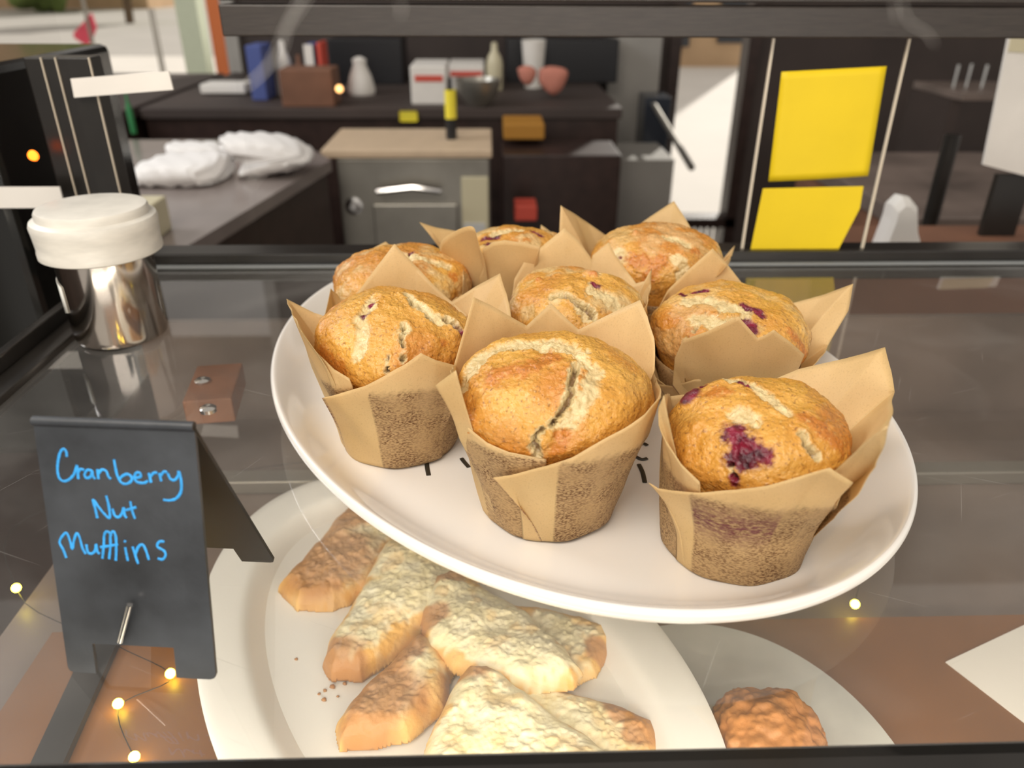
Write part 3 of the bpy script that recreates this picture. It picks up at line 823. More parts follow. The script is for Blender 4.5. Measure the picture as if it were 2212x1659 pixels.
# back right
muffin((1404, 733), 'muffin back right with an orange-brown crust plate on its front', [
    dict(k=[(1212, 560, 'b', 4.7), (1210, 498, 'b', 5.0), (1212, 444, 'b', 5.5), (1240, 462, 'b', 5.2), (1270, 481, 'b', 4.9), (1317, 515, 'b', 4.3), (1340, 540, 'b', 4.0)]),
    dict(k=[(1330, 540, 'b', 4.1), (1358, 502, 'b', 4.4), (1405, 468, 'b', 4.9), (1456, 434, 'b', 5.3), (1473, 461, 'b', 5.0), (1493, 495, 'b', 4.7), (1510, 540, 'b', 4.2)], off=.0003),
    dict(k=[(1535, 600, 'b', 4.1), (1560, 574, 'b', 4.9), (1577, 545, 'b', 5.4), (1586, 530, 'b', 5.7), (1580, 552, 'b', 5.5), (1568, 572, 'f', 5.0), (1500, 650, 'f', 4.0)], off=.0003),
    dict(k=[(1215, 570, 'b', 4.6), (1270, 620, 'f', 4.0), (1330, 668, 'f', 3.9), (1400, 680, 'f', 3.8), (1480, 660, 'f', 3.9), (1545, 600, 'b', 4.2)]),
], [('pale', [(1440, 508), (1470, 515), (1490, 530)], 3.0), ('pale', [(1460, 560), (1478, 575), (1470, 600)], 3.2), ('pale', [(1335, 545), (1350, 560)], 3.4),
    ('brown', [(1370, 560), (1420, 570), (1400, 600)], 6.0), ('brown', [(1500, 540)], 4), ('crust', [(1380, 570), (1420, 590)], 5), ('cran', [(1340, 558)], .8), ('lump', [(1375, 505)], 2.0), ('brown', [(1280, 540)], 3)],
    rc=.0345, hc=.0670, seed=8.1, pale=.35)

# =================================================================== STEEL SHAKER
sp = Pz(258, 722, 0)
sh = thing('shaker', (sp.x + .0025, sp.y, 0), 'steel shaker with a milky plastic lid at the left side of the shelf', 'shaker')
rs = .0260
MB().lathe([(0, .0006), (rs * .90, .0006), (rs * .97, .0018), (rs, .005), (rs, .052), (rs * .985, .056), (0, .056)], 72).build('steel_body', M['steel'], sh, smooth=True)
MB().lathe([(0, .0785), (rs * 1.02, .0785), (rs * 1.09, .0780), (rs * 1.12, .0765), (rs * 1.12, .0735), (rs * 1.24, .0722), (rs * 1.27, .0700), (rs * 1.255, .066), (rs * 1.235, .0575), (rs * 1.25, .0560), (rs * 1.25, .0528), (rs * 1.2, .0520), (rs * 1.01, .0522)], 72).build('lid', M['lid'], sh, smooth=True)
# white tape wrapped part of the way round
tb = bmesh.new(); ring = []
for i in range(9):
    a = R(188 + i * 5.0); z0 = .021 + .001 * math.sin(i); z1 = .0405 - .0004 * i
    ring.append([tb.verts.new(((rs + .0003) * math.cos(a), (rs + .0003) * math.sin(a), z)) for z in (z0, z1)])
for A, B in zip(ring, ring[1:]): tb.faces.new((A[0], B[0], B[1], A[1]))
me = bpy.data.meshes.new('tape'); tb.to_mesh(me); tb.free(); t_ = link('tape_label', me, M['tape'], sh)
mo = t_.modifiers.new('t', 'SOLIDIFY'); mo.thickness = .0003; mo.offset = 1

# =================================================================== TENT SIGN
O_ = Pz(140, 1451, 0); fr_ = Pz(455, 1468, 0)
U = (fr_ - O_).normalized(); HB = Vector((-U.y, U.x, 0)); DT = .0195
def onplane(x, y, o, n):
    d = ray(x, y); return CAM + d * ((o - CAM).dot(n) / d.dot(n))
tl = onplane(80, 908, O_ + HB * DT, HB); tr = onplane(431, 914, O_ + HB * DT, HB)
ht = (tl.z + tr.z) / 2
wid = ((fr_ - O_).length + (tr - tl).length) / 2
O_ = O_ + U * (((tl - O_).dot(U)) / 2)
SO = O_ + U * wid / 2 + HB * .02
sign = thing('tent_sign', SO, 'small black tent sign handwritten in blue: Cranberry Nut Muffins', 'sign')
W = HB * DT + Vector((0, 0, ht)); Wl = W.length; Wn = W.normalized()
FN = U.cross(Wn).normalized()
if FN.dot(HB) > 0: FN = -FN
def onfront(x, y): return onplane(x, y, O_, FN)
def leaf(base, up, L, cut0, cut1, cuth, wid, rr=.0018):
    q = [(rr, 0), (cut0, 0), (cut0, cuth), (cut1, cuth), (cut1, 0), (wid - rr, 0), (wid - rr * .3, rr * .3), (wid, rr), (wid, L), (0, L), (0, rr), (rr * .3, rr * .3)]
    return [base + U * a + up * b for a, b in q]
cutl = (onfront(203, 1420) - O_).dot(U); cutr = (onfront(378, 1430) - O_).dot(U)
cuth = (onfront(290, 1395) - O_).dot(Wn)
MB().prism([p - SO for p in leaf(O_, Wn, Wl, cutl, cutr, cuth, wid)], -FN, .0013).build('front_leaf', M['slate'], sign)
bd = (Pz(576, 1208, 0) - O_).dot(HB)
W2 = HB * (DT - bd) + Vector((0, 0, ht)); W2n = W2.normalized(); BN = U.cross(W2n).normalized()
if BN.dot(HB) < 0: BN = -BN
MB().prism([p - SO for p in leaf(O_ + HB * bd, W2n, W2.length, cutl, cutr, cuth, wid)], -BN, .0013).build('back_leaf', M['slate_side'], sign)
RT = O_ + HB * DT + Vector((0, 0, ht - .0006))
MB().tube([RT - SO, RT + U * wid - SO], .0014, 12).build('folded_ridge', M['slate'], sign, smooth=True)
# steel pin pushed through the front leaf
pa, pb_ = onfront(291, 1296) + FN * .0028, onfront(263, 1382) + FN * .0010
MB().tube([pa - SO, pa.lerp(pb_, .5) - SO, pb_ - SO], .0009, 10).build('pin', M['chrome'], sign, smooth=True)
# handwriting
def words(strokes):
    mb = MB()
    for s_ in strokes:
        P = [onfront(x * .4818, 860 + y * .4818) - SO + FN * .0001 for x, y in s_]
        if len(P) == 1: P = [P[0], P[0] + Vector((.0006, 0, -.0003))]
        C_ = catmull(P, 5)
        mb.tube(C_, [.00040 * (.85 + .3 * random.random()) for _ in C_], 8, flat=FN)
    return mb.build('handwritten_word', M['marker'], sign, smooth=True)
words([[(300, 262), (298, 240), (285, 227), (270, 245), (261, 285), (259, 325), (267, 358), (287, 372), (312, 363), (334, 338), (346, 300)],
       [(346, 300), (350, 335), (352, 362)], [(350, 335), (362, 318), (378, 322)],
       [(412, 325), (392, 322), (380, 343), (390, 358), (408, 350), (414, 325), (418, 350), (428, 362)],
       [(438, 318), (442, 362)], [(442, 338), (458, 320), (478, 328), (486, 350), (498, 362)],
       [(512, 275), (518, 310), (528, 350), (545, 378), (568, 384), (590, 370), (588, 350), (570, 340), (548, 350), (538, 362)],
       [(602, 358), (630, 352), (628, 335), (612, 335), (603, 355), (615, 375), (645, 380), (664, 370)],
       [(668, 335), (678, 378)], [(675, 352), (690, 335), (706, 334)],
       [(714, 335), (724, 372)], [(720, 350), (735, 330), (750, 332)],
       [(752, 335), (765, 362), (785, 366), (800, 345), (802, 328), (813, 370), (812, 418), (792, 448), (762, 458), (733, 455)]])
words([[(437, 537), (428, 495), (418, 455), (445, 490), (470, 520), (492, 537), (490, 490), (477, 437)],
       [(505, 495), (515, 525), (533, 533), (550, 512), (555, 490), (560, 525), (570, 536)],
       [(585, 462), (592, 500), (606, 540)], [(564, 502), (590, 495), (612, 488)]])
words([[(298, 715), (285, 680), (268, 645), (283, 615), (300, 605), (315, 640), (325, 675), (332, 640), (345, 605), (358, 625), (370, 670), (385, 698)],
       [(388, 655), (395, 690), (413, 696), (428, 682), (432, 655), (438, 688), (448, 697)],
       [(460, 718), (466, 660), (468, 615), (478, 598), (492, 603), (500, 618)], [(490, 720), (496, 660), (496, 615), (508, 597), (520, 620), (522, 680), (520, 727)], [(450, 668), (490, 662), (530, 655)],
       [(562, 668), (568, 700), (574, 728)], [(556, 640)],
       [(595, 665), (606, 700), (620, 742)], [(608, 702), (620, 668), (640, 656), (655, 682), (668, 724)],
       [(738, 643), (715, 643), (706, 665), (735, 683), (743, 703), (730, 722), (708, 718)]])

# =================================================================== LOWER DECK: plate of turnovers
LC = Vector((-.0262, .2552)); LA, LB, LR = .157, .0995, R(-57)
PZ0 = .0125
plate = thing('pastry_plate', (LC.x, LC.y, LOW), 'white rimmed oval plate of folded pastries below the glass shelf', 'plate')
plate.rotation_euler = (0, 0, LR)
seg = 120
pp = [(0, PZ0), (.60, PZ0), (.70, PZ0 + .0006), (.755, PZ0 + .0085), (.79, PZ0 + .0112), (.82, PZ0 + .0116), (.96, PZ0 + .0132), (1.0, PZ0 + .0128), (1.0, PZ0 + .0095), (.80, PZ0 + .0045), (.62, PZ0 - .003), (.36, PZ0 - .003), (.34, 0), (.31, 0), (.30, PZ0 - .003), (0, PZ0 - .003)]
b2 = MB(); rg = []
for q, z in pp:
    if q == 0: rg.append([b2.bm.verts.new((0, 0, z))]); continue
    a_ = LA - (1 - q) * LB if q > .5 else LA * q * .9
    rg.append([b2.bm.verts.new((a_ * math.cos(2 * math.pi * k / seg), LB * q * math.sin(2 * math.pi * k / seg), z)) for k in range(seg)])
for A, B in zip(rg, rg[1:]):
    for k in range(seg):
        k2 = (k + 1) % seg
        if len(A) == 1: b2.bm.faces.new((A[0], B[k], B[k2]))
        elif len(B) == 1: b2.bm.faces.new((A[k], A[k2], B[0]))
        else: b2.bm.faces.new((A[k], A[k2], B[k2], B[k]))
po = b2.build('plate_body', M['plastic_white'], plate, smooth=True)
s3 = po.modifiers.new('s', 'SUBSURF'); s3.levels = 1; s3.render_levels = 1


def inside_dist(pts, poly):
    """signed inside distance to a polygon (n x 2), positive inside"""
    d = np.full(len(pts), 1e9); ins = np.zeros(len(pts), bool)
    for i in range(len(poly)):
        a = poly[i]; b = poly[(i + 1) % len(poly)]; ab = b - a
        t = np.clip(((pts - a) @ ab) / (ab @ ab), 0, 1)
        d = np.minimum(d, np.linalg.norm(pts - (a + t[:, None] * ab), axis=1))
        c = ((a[1] > pts[:, 1]) != (b[1] > pts[:, 1]))
        xx = (b[0] - a[0]) * (pts[:, 1] - a[1]) / (b[1] - a[1] + 1e-12) + a[0]
        ins ^= c & (pts[:, 0] < xx)
    return np.where(ins, d, -d)


def pastry_slab(outline, z0, thick, puff, seed, goldw=.008, tilt=(0, 0), brown=()):
    """puffy slab over a pixel-free world outline: list of (x, y)"""
    poly = np.array([(p[0], p[1]) for p in outline])
    # rounded outline
    c = poly.mean(0)
    lo, hi = poly.min(0) - .002, poly.max(0) + .002
    N = 1.0 / .00055
    nx, ny = int((hi[0] - lo[0]) * N) + 2, int((hi[1] - lo[1]) * N) + 2
    gx, gy = np.meshgrid(np.linspace(lo[0], hi[0], nx), np.linspace(lo[1], hi[1], ny), indexing='ij')
    P2 = np.stack([gx.ravel(), gy.ravel()], -1)
    wob = np.stack([fbm(np.c_[P2 * 90, np.full(len(P2), seed)], 2), fbm(np.c_[P2 * 90, np.full(len(P2), seed + 20)], 2)], -1) * .0013
    d = inside_dist(P2 + wob, poly)
    n3 = np.c_[P2, np.full(len(P2), seed * .01)]
    q = np.clip(d / .0085, 0, 1)
    h = thick * np.sqrt(np.clip(1 - (1 - q) ** 2, 0, 1)) + puff * (1 - np.exp(-np.clip(d, 0, 1) / .012)) \
        + (.0016 * fbm(n3 * 85, 2) + .0009 * np.maximum(vnoise(n3 * 330 + 3), -.2) + .0005 * vnoise(n3 * 620) + .0003 * vnoise(n3 * 1300)) * q
    h += (P2[:, 0] - c[0]) * tilt[0] + (P2[:, 1] - c[1]) * tilt[1]
    keep = d > -.0004
    idx = -np.ones(len(P2), int); idx[keep] = np.arange(keep.sum())
    G = np.arange(len(P2)).reshape(nx, ny)
    quads = np.stack([G[:-1, :-1], G[1:, :-1], G[1:, 1:], G[:-1, 1:]], -1).reshape(-1, 4)
    quads = quads[keep[quads].all(1)]; quads = idx[quads]
    nk = keep.sum()
    top = np.c_[P2[keep], z0 + np.maximum(h[keep], .0006)]
    bot = np.c_[P2[keep], np.full(nk, z0) + ((P2[keep] - c) @ np.array(tilt))]
    V = np.r_[top, bot]
    F = list(map(tuple, quads)) + [tuple(x + nk for x in f[::-1]) for f in quads]
    # side walls
    from collections import Counter
    ec = {}
    for f in quads:
        for i in range(4):
            a, b = int(f[i]), int(f[(i + 1) % 4])
            if (b, a) in ec: del ec[(b, a)]
            else: ec[(a, b)] = 1
    for a, b in ec: F.append((b, a, a + nk, b + nk))
    dk = d[keep]; nz = fbm(np.c_[P2[keep] * 70, np.full(nk, seed + 5.)], 3)
    gold = (1 - sstep(goldw * .3, goldw, dk + .0055 * nz + .0015 * vnoise(n3[keep] * 500)))
    br = np.zeros(nk)
    for (bx, by, rr_) in brown:
        dd = np.hypot(P2[keep][:, 0] - bx, P2[keep][:, 1] - by) + .006 * nz
        br = np.maximum(br, .85 * (1 - sstep(rr_ * .5, rr_ * 1.1, dd)))
    colr = np.c_[np.clip(gold * .85 + .35 * sstep(.1, .7, fbm(n3[keep] * 120 + 9, 3)), 0, 1), br, np.zeros(nk), np.ones(nk)]
    return V, F, np.r_[colr, colr]


def turnover(label, layers, group='turnovers on the lower plate'):
    """layers: list of (pixel outline, plane height, thickness, puff, gold width, tilt, brown spots)"""
    root = None
    for i, (px_, z0, th_, pf, gw, tilt, brn, nm) in enumerate(layers):
        W_ = [Pz(x, y, z0 + th_ * .6) for x, y in px_]
        if root is None:
            c = sum((Vector((p.x, p.y)) for p in W_), Vector((0, 0))) / len(W_)
            root = thing('turnover', (c.x, c.y, layers[0][1]), label, 'pastry', group)
            ro = Vector((c.x, c.y, layers[0][1]))
        bs = [(Pz(a, b, z0 + th_).x, Pz(a, b, z0 + th_).y, r_) for a, b, r_ in brn]
        V, F, C = pastry_slab([(p.x, p.y) for p in W_], z0, th_, pf, 3.3 + i * 1.7 + len(label) * .37, gw, tilt, bs)
        V = V - np.array(ro)
        me = mesh_np(nm, V, F)
        ca = me.color_attributes.new('bake', 'FLOAT_COLOR', 'POINT')
        ca.data.foreach_set('color', C.astype(np.float32).ravel())
        link(nm, me, M['pastry'], root)
    return root


F0 = LOW + PZ0 + .0002
turnover('brown sugared turnover at the back left of the lower plate', [
    ([(600, 1262), (640, 1300), (720, 1302), (800, 1270), (870, 1180), (880, 1090), (780, 1060), (730, 1115), (640, 1220)], F0, .009, .004, .010, (0, 0), [(720, 1200, .03), (760, 1130, .02), (690, 1240, .02)], 'folded_dough')])
turnover('pale turnover, second from the back left, browned only at its tip', [
    ([(688, 1420), (712, 1448), (780, 1450), (870, 1400), (960, 1330), (1040, 1230), (960, 1120), (870, 1110), (820, 1190), (750, 1310)], F0 + .002, .010, .005, .006, (0, .02), [(725, 1420, .012)], 'folded_dough')])
turnover('largest pale turnover with its golden corner pointing right', [
    ([(960, 1290), (1180, 1310), (1318, 1350), (1328, 1385), (1290, 1452), (1200, 1480), (1080, 1430), (980, 1370)], F0 + .001, .007, .002, .009, (0, 0), [(1290, 1400, .006)], 'under_layer'),
    ([(905, 1320), (935, 1245), (980, 1228), (1060, 1270), (1150, 1330), (1225, 1400), (1262, 1445), (1240, 1472), (1150, 1485), (1060, 1470), (980, 1440), (930, 1390)], F0 + .009, .008, .004, .005, (0, 0), [(920, 1330, .010), (960, 1240, .010)], 'folded_dough')])
turnover('golden brown turnover pointing to the lower left', [
    ([(726, 1560), (738, 1602), (800, 1606), (880, 1580), (960, 1520), (980, 1440), (930, 1370), (900, 1366), (850, 1420), (780, 1490)], F0 + .002, .010, .004, .010, (0, 0), [(830, 1500, .020), (890, 1400, .012), (790, 1570, .012)], 'folded_dough')])
turnover('pale turnover nearest the front edge with a brown corner', [
    ([(1020, 1440), (1180, 1470), (1300, 1510), (1416, 1556), (1424, 1588), (1418, 1640), (1300, 1700), (1000, 1700), (960, 1560)], F0 + .001, .007, .003, .007, (0, 0), [(1390, 1570, .010), (1330, 1530, .010)], 'under_layer'),
    ([(985, 1460), (1010, 1432), (1060, 1440), (1150, 1500), (1250, 1570), (1370, 1650), (1330, 1720), (1100, 1740), (900, 1700), (910, 1620), (950, 1520)], F0 + .009, .009, .004, .004, (0, 0), [(1020, 1450, .013)], 'folded_dough')])
for i, (x, y) in enumerate([(690, 1500), (702, 1492), (718, 1485), (745, 1478), (608, 1545), (712, 1468), (640, 1425), (700, 1512), (730, 1505)]):
    p = Pz(x, y, F0)
    r_ = random.uniform(.0006, .0014)
    bm = bmesh.new(); bmesh.ops.create_icosphere(bm, subdivisions=1, radius=r_)
    for v in bm.verts: v.co *= random.uniform(.7, 1.3); v.co.z = v.co.z * .6 + r_ * .4
    me = bpy.data.meshes.new('crumb'); bm.to_mesh(me); bm.free()
    o = link('crumb', me, M['crumb']); o.location = (p.x, p.y, F0)
    tag(o, 'tiny brown pastry crumb lying on the empty part of the lower plate', 'crumb', 'crumbs on the lower plate')

# frosted glass dish with a scone, right of the plate
gdish = MB()
gdish.lathe([(0, .002), (.6, .002), (.78, .003), (.95, .0062), (1, .0066), (1, .0058), (.8, .0015), (.7, 0), (0, 0)], 90, sx=.075, sy=.087)
gobj = gdish.build('glass_dish', M['plateglass'], smooth=True); gobj.location = (.098, .198, LOW)
tag(gobj, 'round frosted glass dish with a raised rim holding a brown scone', 'dish')
sc_ = Pz(1650, 1600, LOW + .012)
bm = bmesh.new(); bmesh.ops.create_icosphere(bm, subdivisions=6, radius=1)
cc = np.array([v.co[:] for v in bm.verts]); nn_ = 1 + .12 * fbm(cc * 2.2 + 3, 3) + .04 * fbm(cc * 8, 3)
for v, k in zip(bm.verts, nn_):
    v.co = Vector((v.co.x * .024 * k, v.co.y * .024 * k, max(v.co.z * .019 * k, -.010) + .010))
me = bpy.data.meshes.new('scone'); bm.to_mesh(me); bm.free()
o = link('scone', me, M['scone']); o.location = (sc_.x, sc_.y, LOW + .0022)
tag(o, 'lumpy brown scone lying on the round glass dish', 'scone')
# sheet of white paper on the brown board, far right
q = [Pz(2042, 1432, LOW), Pz(2216, 1350, LOW), Pz(2460, 1300, LOW), Pz(2500, 1560, LOW), Pz(2260, 1600, LOW)]
pz = MB().prism([Vector((p.x, p.y, LOW + .0002)) for p in q], (0, 0, 1), .0006).build('paper_sheet', M['white_paper'])
tag(pz, 'white paper sheet on the brown board at the lower right corner', 'paper'); origin_to(pz, (q[0].x, q[0].y, LOW + .0002))

# =================================================================== YELLOW NOTES IN AN ACRYLIC HOLDER
YN = CY1 + .0075
hl, hr_ = Py(1645, 320, CY1), Py(1925, 320, CY1)
holder = thing('acrylic_panel', ((hl.x + hr_.x) / 2, CY1 + .009, .0105), 'clear acrylic holder panel with pale edges behind the yellow notes', 'holder')
HO = Vector(holder.location)
zt = zt0 - .0008
MB().box(hl.x - HO.x, -.0005, 0, hr_.x - HO.x, .0008, zt - .0105).build('clear_sheet', M['clear'], holder)
for x in (hl.x, hr_.x):
    MB().box(x - .0009 - HO.x, -.0007, 0, x + .0009 - HO.x, .0010, zt - .0105).build('polished_edge', M['edge'], holder)
def note(pts, label):
    P = [Py(x, y, YN) for x, y in pts]
    n_ = 14
    # bilinear grid with a soft curl
    if len(P) == 4:
        V = []
        for i in range(n_ + 1):
            for j in range(n_ + 1):
                u, v = i / n_, j / n_
                a = P[0].lerp(P[1], u); b = P[3].lerp(P[2], u); p = a.lerp(b, v)
                V.append(p + Vector((0, -.0015 * math.sin(u * math.pi) * v, 0)))
        F = [(i * (n_ + 1) + j, (i + 1) * (n_ + 1) + j, (i + 1) * (n_ + 1) + j + 1, i * (n_ + 1) + j + 1) for i in range(n_) for j in range(n_)]
        me = mesh_np('note', V, F); o = link('sticky_note', me, M['yellow'])
        mo = o.modifiers.new('t', 'SOLIDIFY'); mo.thickness = .0003
    else:
        o = MB().prism(P, (0, -1, 0), .0003).build('sticky_note', M['yellow'])
    origin_to(o, P[-1])
    return tag(o, label, 'note', 'yellow notes on the holder')
note([(1688, 155), (1915, 143), (1875, 380), (1660, 392)], 'upper and larger blank yellow note on the acrylic holder')
note([(1648, 407), (1865, 402), (1857, 450), (1800, 559), (1617, 559)], 'lower yellow note with its right corner curled away, on the acrylic holder')

# =================================================================== THE SHOP BEHIND THE CASE
CZ = -.145     # worktop height of the kitchen counters
WY = 3.3       # back wall
def struct(o, label=None):
    o['kind'] = 'structure'
    return o
struct(MB().box(-3.5, -.8, FLOOR - .05, 3.2, WY + .1, FLOOR).build('floor', M['floor']))
# back wall pieces round the left window and the glass door
wx = Py(528, 150, WY).x; dl, dr = Py(1448, 250, WY).x, Py(1602, 250, WY).x; dzb = Py(1520, 470, WY).z
WT, WL = 2.9, 1.35
mbw = MB().box(wx, WY, FLOOR, dl - .03, WY + .12, WT)
mbw.box(dr + .03, WY, FLOOR, 3.2, WY + .12, WT)
mbw.box(dl - .03, WY, WL, dr + .03, WY + .12, WT)
winz = Py(300, 190, WY).z
mbw.box(-3.5, WY, FLOOR, wx, WY + .12, winz).box(-3.5, WY, WL, wx, WY + .12, WT)
struct(mbw.build('wall_back', M['wall']))
d_ = MB().box(dl - .03, WY - .02, FLOOR, dl + .015, WY + .08, WL).box(dr - .015, WY - .02, FLOOR, dr + .03, WY + .08, WL)
d_.box(dl - .03, WY - .02, dzb - .04, dr + .03, WY + .08, dzb)
do = struct(d_.build('door_1', M['ctop_side']))
MB().box(dl + .015, WY + .02, FLOOR, dr - .015, WY + .03, WL).build('glass_pane', M['clear'], do)
lo_ = MB()
for k in range(9):
    x = dl + .02 + k * (dr - dl - .04) / 9
    lo_.box(x, WY + .0, FLOOR + .02, x + .018, WY + .015, dzb - .04)
lo_.build('striped_panel', M['white'], do)
wn = MB().box(-3.5, WY - .03, winz, wx, WY + .05, winz + .03).box(wx - .05, WY - .03, winz, wx, WY + .05, WL)
struct(wn.build('window_1', M['greybag']))
struct(MB().box(-1.32, -.8, FLOOR, -1.22, 1.0, .6).build('wall_left', M['wall']))

# street outside
struct(MB().box(-40, WY + .12, FLOOR - .12, 40, 14, FLOOR - .02).build('pavement', M['pave']))
struct(MB().box(-60, 14, FLOOR - .14, 60, 60, FLOOR - .04).build('road', M['road']))
vg = MB().box(-40, 6.0, FLOOR - .02, -2.2, 7.3, FLOOR + .03).build('verge', M['grass']); struct(vg)
def building(px0, px1, y, col, label, nm='building', windows=()):
    a = Py(px0, 60, y).x; b = Py(px1, 60, y).x
    r0 = thing(nm, ((a + b) / 2, y, FLOOR - .04), label, 'building')
    MB().box(-(b - a) / 2, 0, 0, (b - a) / 2, 6, 7).build('wall', col, r0)
    for (u0, u1, v0, v1) in windows:
        w_ = b - a
        MB().box(-w_ / 2 + u0 * w_, -.06, v0, -w_ / 2 + u1 * w_, .02, v1).build('window', M['navy'], r0)
    return r0
building(-500, 330, 34, M['tan'], 'long tan brick building across the street, upper left', windows=((.62, .68, 1, 3), (.76, .80, 1, 3.2), (.93, .97, .8, 3)))
building(1440, 1620, 12.5, M['tan'], 'tan shopfront with big windows seen through the glass door', windows=((.05, .28, .3, 3), (.62, .95, .35, 3)))
# pale green board and orange post near the window
def slab(px0, py0, px1, py1, y, th, m, name, label, cat, base=None, rot=0, parts=None, group=None):
    """upright box filling a pixel rectangle at distance y, really th deep, its foot at base"""
    a = Py(px0, py0, y); b = Py(px1, py1, y)
    zb = b.z if base is None else base
    o = MB().box(-abs(b.x - a.x) / 2, 0, 0, abs(b.x - a.x) / 2, th, a.z - zb, min(.004, th * .1)).build(name, m)
    o.location = ((a.x + b.x) / 2, y, zb); o.rotation_euler = (0, 0, R(rot))
    return tag(o, label, cat, group)
slab(338, -200, 440, 112, 4.4, .12, M['mint'], 'advertising_board', 'pale mint green upright board standing outside the left window', 'board', base=FLOOR - .02)
slab(441, -200, 458, 96, 4.7, .08, M['orange'], 'post', 'narrow orange post beside the mint green board', 'post', base=FLOOR - .02)
slab(322, 18, 334, 95, 6.5, .1, M['greybag'], 'bollard', 'slim grey bollard left of the mint green board', 'bollard', base=FLOOR - .02)
for i, (px_, y, s_, lb) in enumerate(((120, 31, 1.7, 'leafy green street tree in front of the tan building'), (275, 24, 1.1, 'smaller street tree nearer the mint green board'))):
    p = Py(px_, 20, y)
    tr_ = thing('street_tree', (p.x, y, FLOOR - .04), lb, 'tree')
    MB().tube([(0, 0, 0), (.05, 0, .8), (0, 0, 1.6)], .12, 8).build('trunk', M['bark'], tr_, smooth=True)
    bm = bmesh.new(); bmesh.ops.create_icosphere(bm, subdivisions=4, radius=1)
    cc = np.array([v.co[:] for v in bm.verts]); kk = 1 + .35 * fbm(cc * 2.5 + i * 9, 3)
    for v, k in zip(bm.verts, kk): v.co = v.co * k * s_; v.co.z = v.co.z * 1.1 + 2.0
    me = bpy.data.meshes.new('crown'); bm.to_mesh(me); bm.free(); link('crown', me, M['leaf'], tr_)
# pink flag on a pole
fp = Py(197, 80, 5.2)
fg = thing('flag', (fp.x, 5.2, FLOOR - .02), 'bright pink flag on a thin pole outside the left window', 'flag')
MB().tube([(0, 0, 0), (0, 0, 1.6)], .012, 8).build('pole', M['steel_dull'], fg)
zz_ = [Py(x, y, 5.2) for x, y in ((197, 28), (178, 50), (158, 72), (160, 82), (185, 98), (196, 92), (208, 60))]
MB().prism([p - Vector(fg.location) for p in zz_], (0, 1, 0), .012).build('cloth', M['pink'], fg)

# kitchen counters
def counter(name, x0, y0, x1, y1, z, label, top, side, front=None):
    r0 = thing(name, ((x0 + x1) / 2, (y0 + y1) / 2, FLOOR), label, 'counter')
    hx, hy = (x1 - x0) / 2, (y1 - y0) / 2
    MB().box(-hx, -hy, z - FLOOR - .03, hx, hy, z - FLOOR, .003).build('worktop', top, r0)
    MB().box(-hx + .01, -hy + .01, 0, hx - .01, hy - .01, z - FLOOR - .03).build('cabinet', side, r0)
    return r0
e0, e1 = Pz(335, 585, CZ), Pz(715, 345, CZ)
lc = thing('side_counter', ((e0.x + e1.x) / 2 - .3, (e0.y + e1.y) / 2, FLOOR), 'grey topped counter behind the shaker, carrying the white towels', 'counter')
LO_ = Vector(lc.location)
out = [Vector((e0.x - (e1.x - e0.x) * .5, e0.y - (e1.y - e0.y) * .35, CZ)), Vector((e1.x, e1.y, CZ)), Vector((e1.x - .12, e1.y + .22, CZ)), Vector((-1.2, e1.y + .22, CZ)), Vector((-1.2, e0.y - .25, CZ))]
MB().prism([p - LO_ for p in out], (0, 0, -1), .022).build('worktop', M['ctop'], lc)
MB().prism([Vector((p.x - .012, p.y, CZ - .022)) - LO_ for p in out], (0, 0, -1), CZ - .022 - FLOOR).build('cabinet', M['ctop_side'], lc)

# folded towels
def puff(name, pxs, y, depth, m, label, cat, group=None, noise=.004, steps=9):
    """soft thick body: a pixel outline at distance y, rounded over its real depth"""
    P = catmull([Py(a, b, y) for a, b in pxs] + [Py(*pxs[0], y)], 6)[:-1]
    c_ = sum(P, Vector()) / len(P); zmin = min(p.z for p in P)
    bm = bmesh.new(); rgs = []
    for k in range(steps):
        t = k / (steps - 1); s_ = (1 - abs(2 * t - 1) ** 3) ** .5 * .35 + .65
        ring = []
        for i_, p in enumerate(P):
            q = c_ + (p - c_) * s_; q.y += depth * t
            q += Vector((math.sin(i_ * .9 + k) , 0, math.cos(i_ * 1.3 + k * 2))) * noise * .5
            q.z = max(q.z, zmin, CZ + .001); ring.append(bm.verts.new(q))
        rgs.append(ring)
    for A, B in zip(rgs, rgs[1:]):
        for k in range(len(A)): bm.faces.new((A[k], A[(k + 1) % len(A)], B[(k + 1) % len(A)], B[k]))
    bm.faces.new(rgs[0]); bm.faces.new(rgs[-1][::-1]); bmesh.ops.recalc_face_normals(bm, faces=bm.faces)
    me = bpy.data.meshes.new(name); bm.to_mesh(me); bm.free(); o = link(name, me, m); origin_to(o, (c_.x, y, zmin))
    return tag(o, label, cat, group)
ty = Pz(400, 408, CZ).y
puff('folded_towel', [(262, 408), (262, 380), (290, 366), (350, 362), (420, 360), (450, 368), (462, 392), (455, 407), (400, 411), (320, 411)], ty, .16, M['towel'], 'flat folded white towel at the left end of the side counter', 'towel', 'white towels on the side counter', .006)
ty2 = Pz(560, 392, CZ).y + .01
puff('folded_towel', [(458, 308), (500, 306), (560, 308), (620, 322), (656, 346), (655, 362), (610, 378), (540, 391), (505, 394), (512, 372), (500, 345), (468, 328)], ty2, .12, M['towel'], 'puffed white towel tapering to the right along the side counter', 'towel', 'white towels on the side counter', .006)
puff('folded_towel', [(350, 318), (400, 318), (455, 322), (490, 345), (508, 375), (502, 392), (470, 388), (440, 372), (390, 352), (352, 345)], Pz(470, 392, CZ).y + .175, .08, M['towel'], 'white towel curled over between the flat one and the puffed one', 'towel', 'white towels on the side counter', .006)
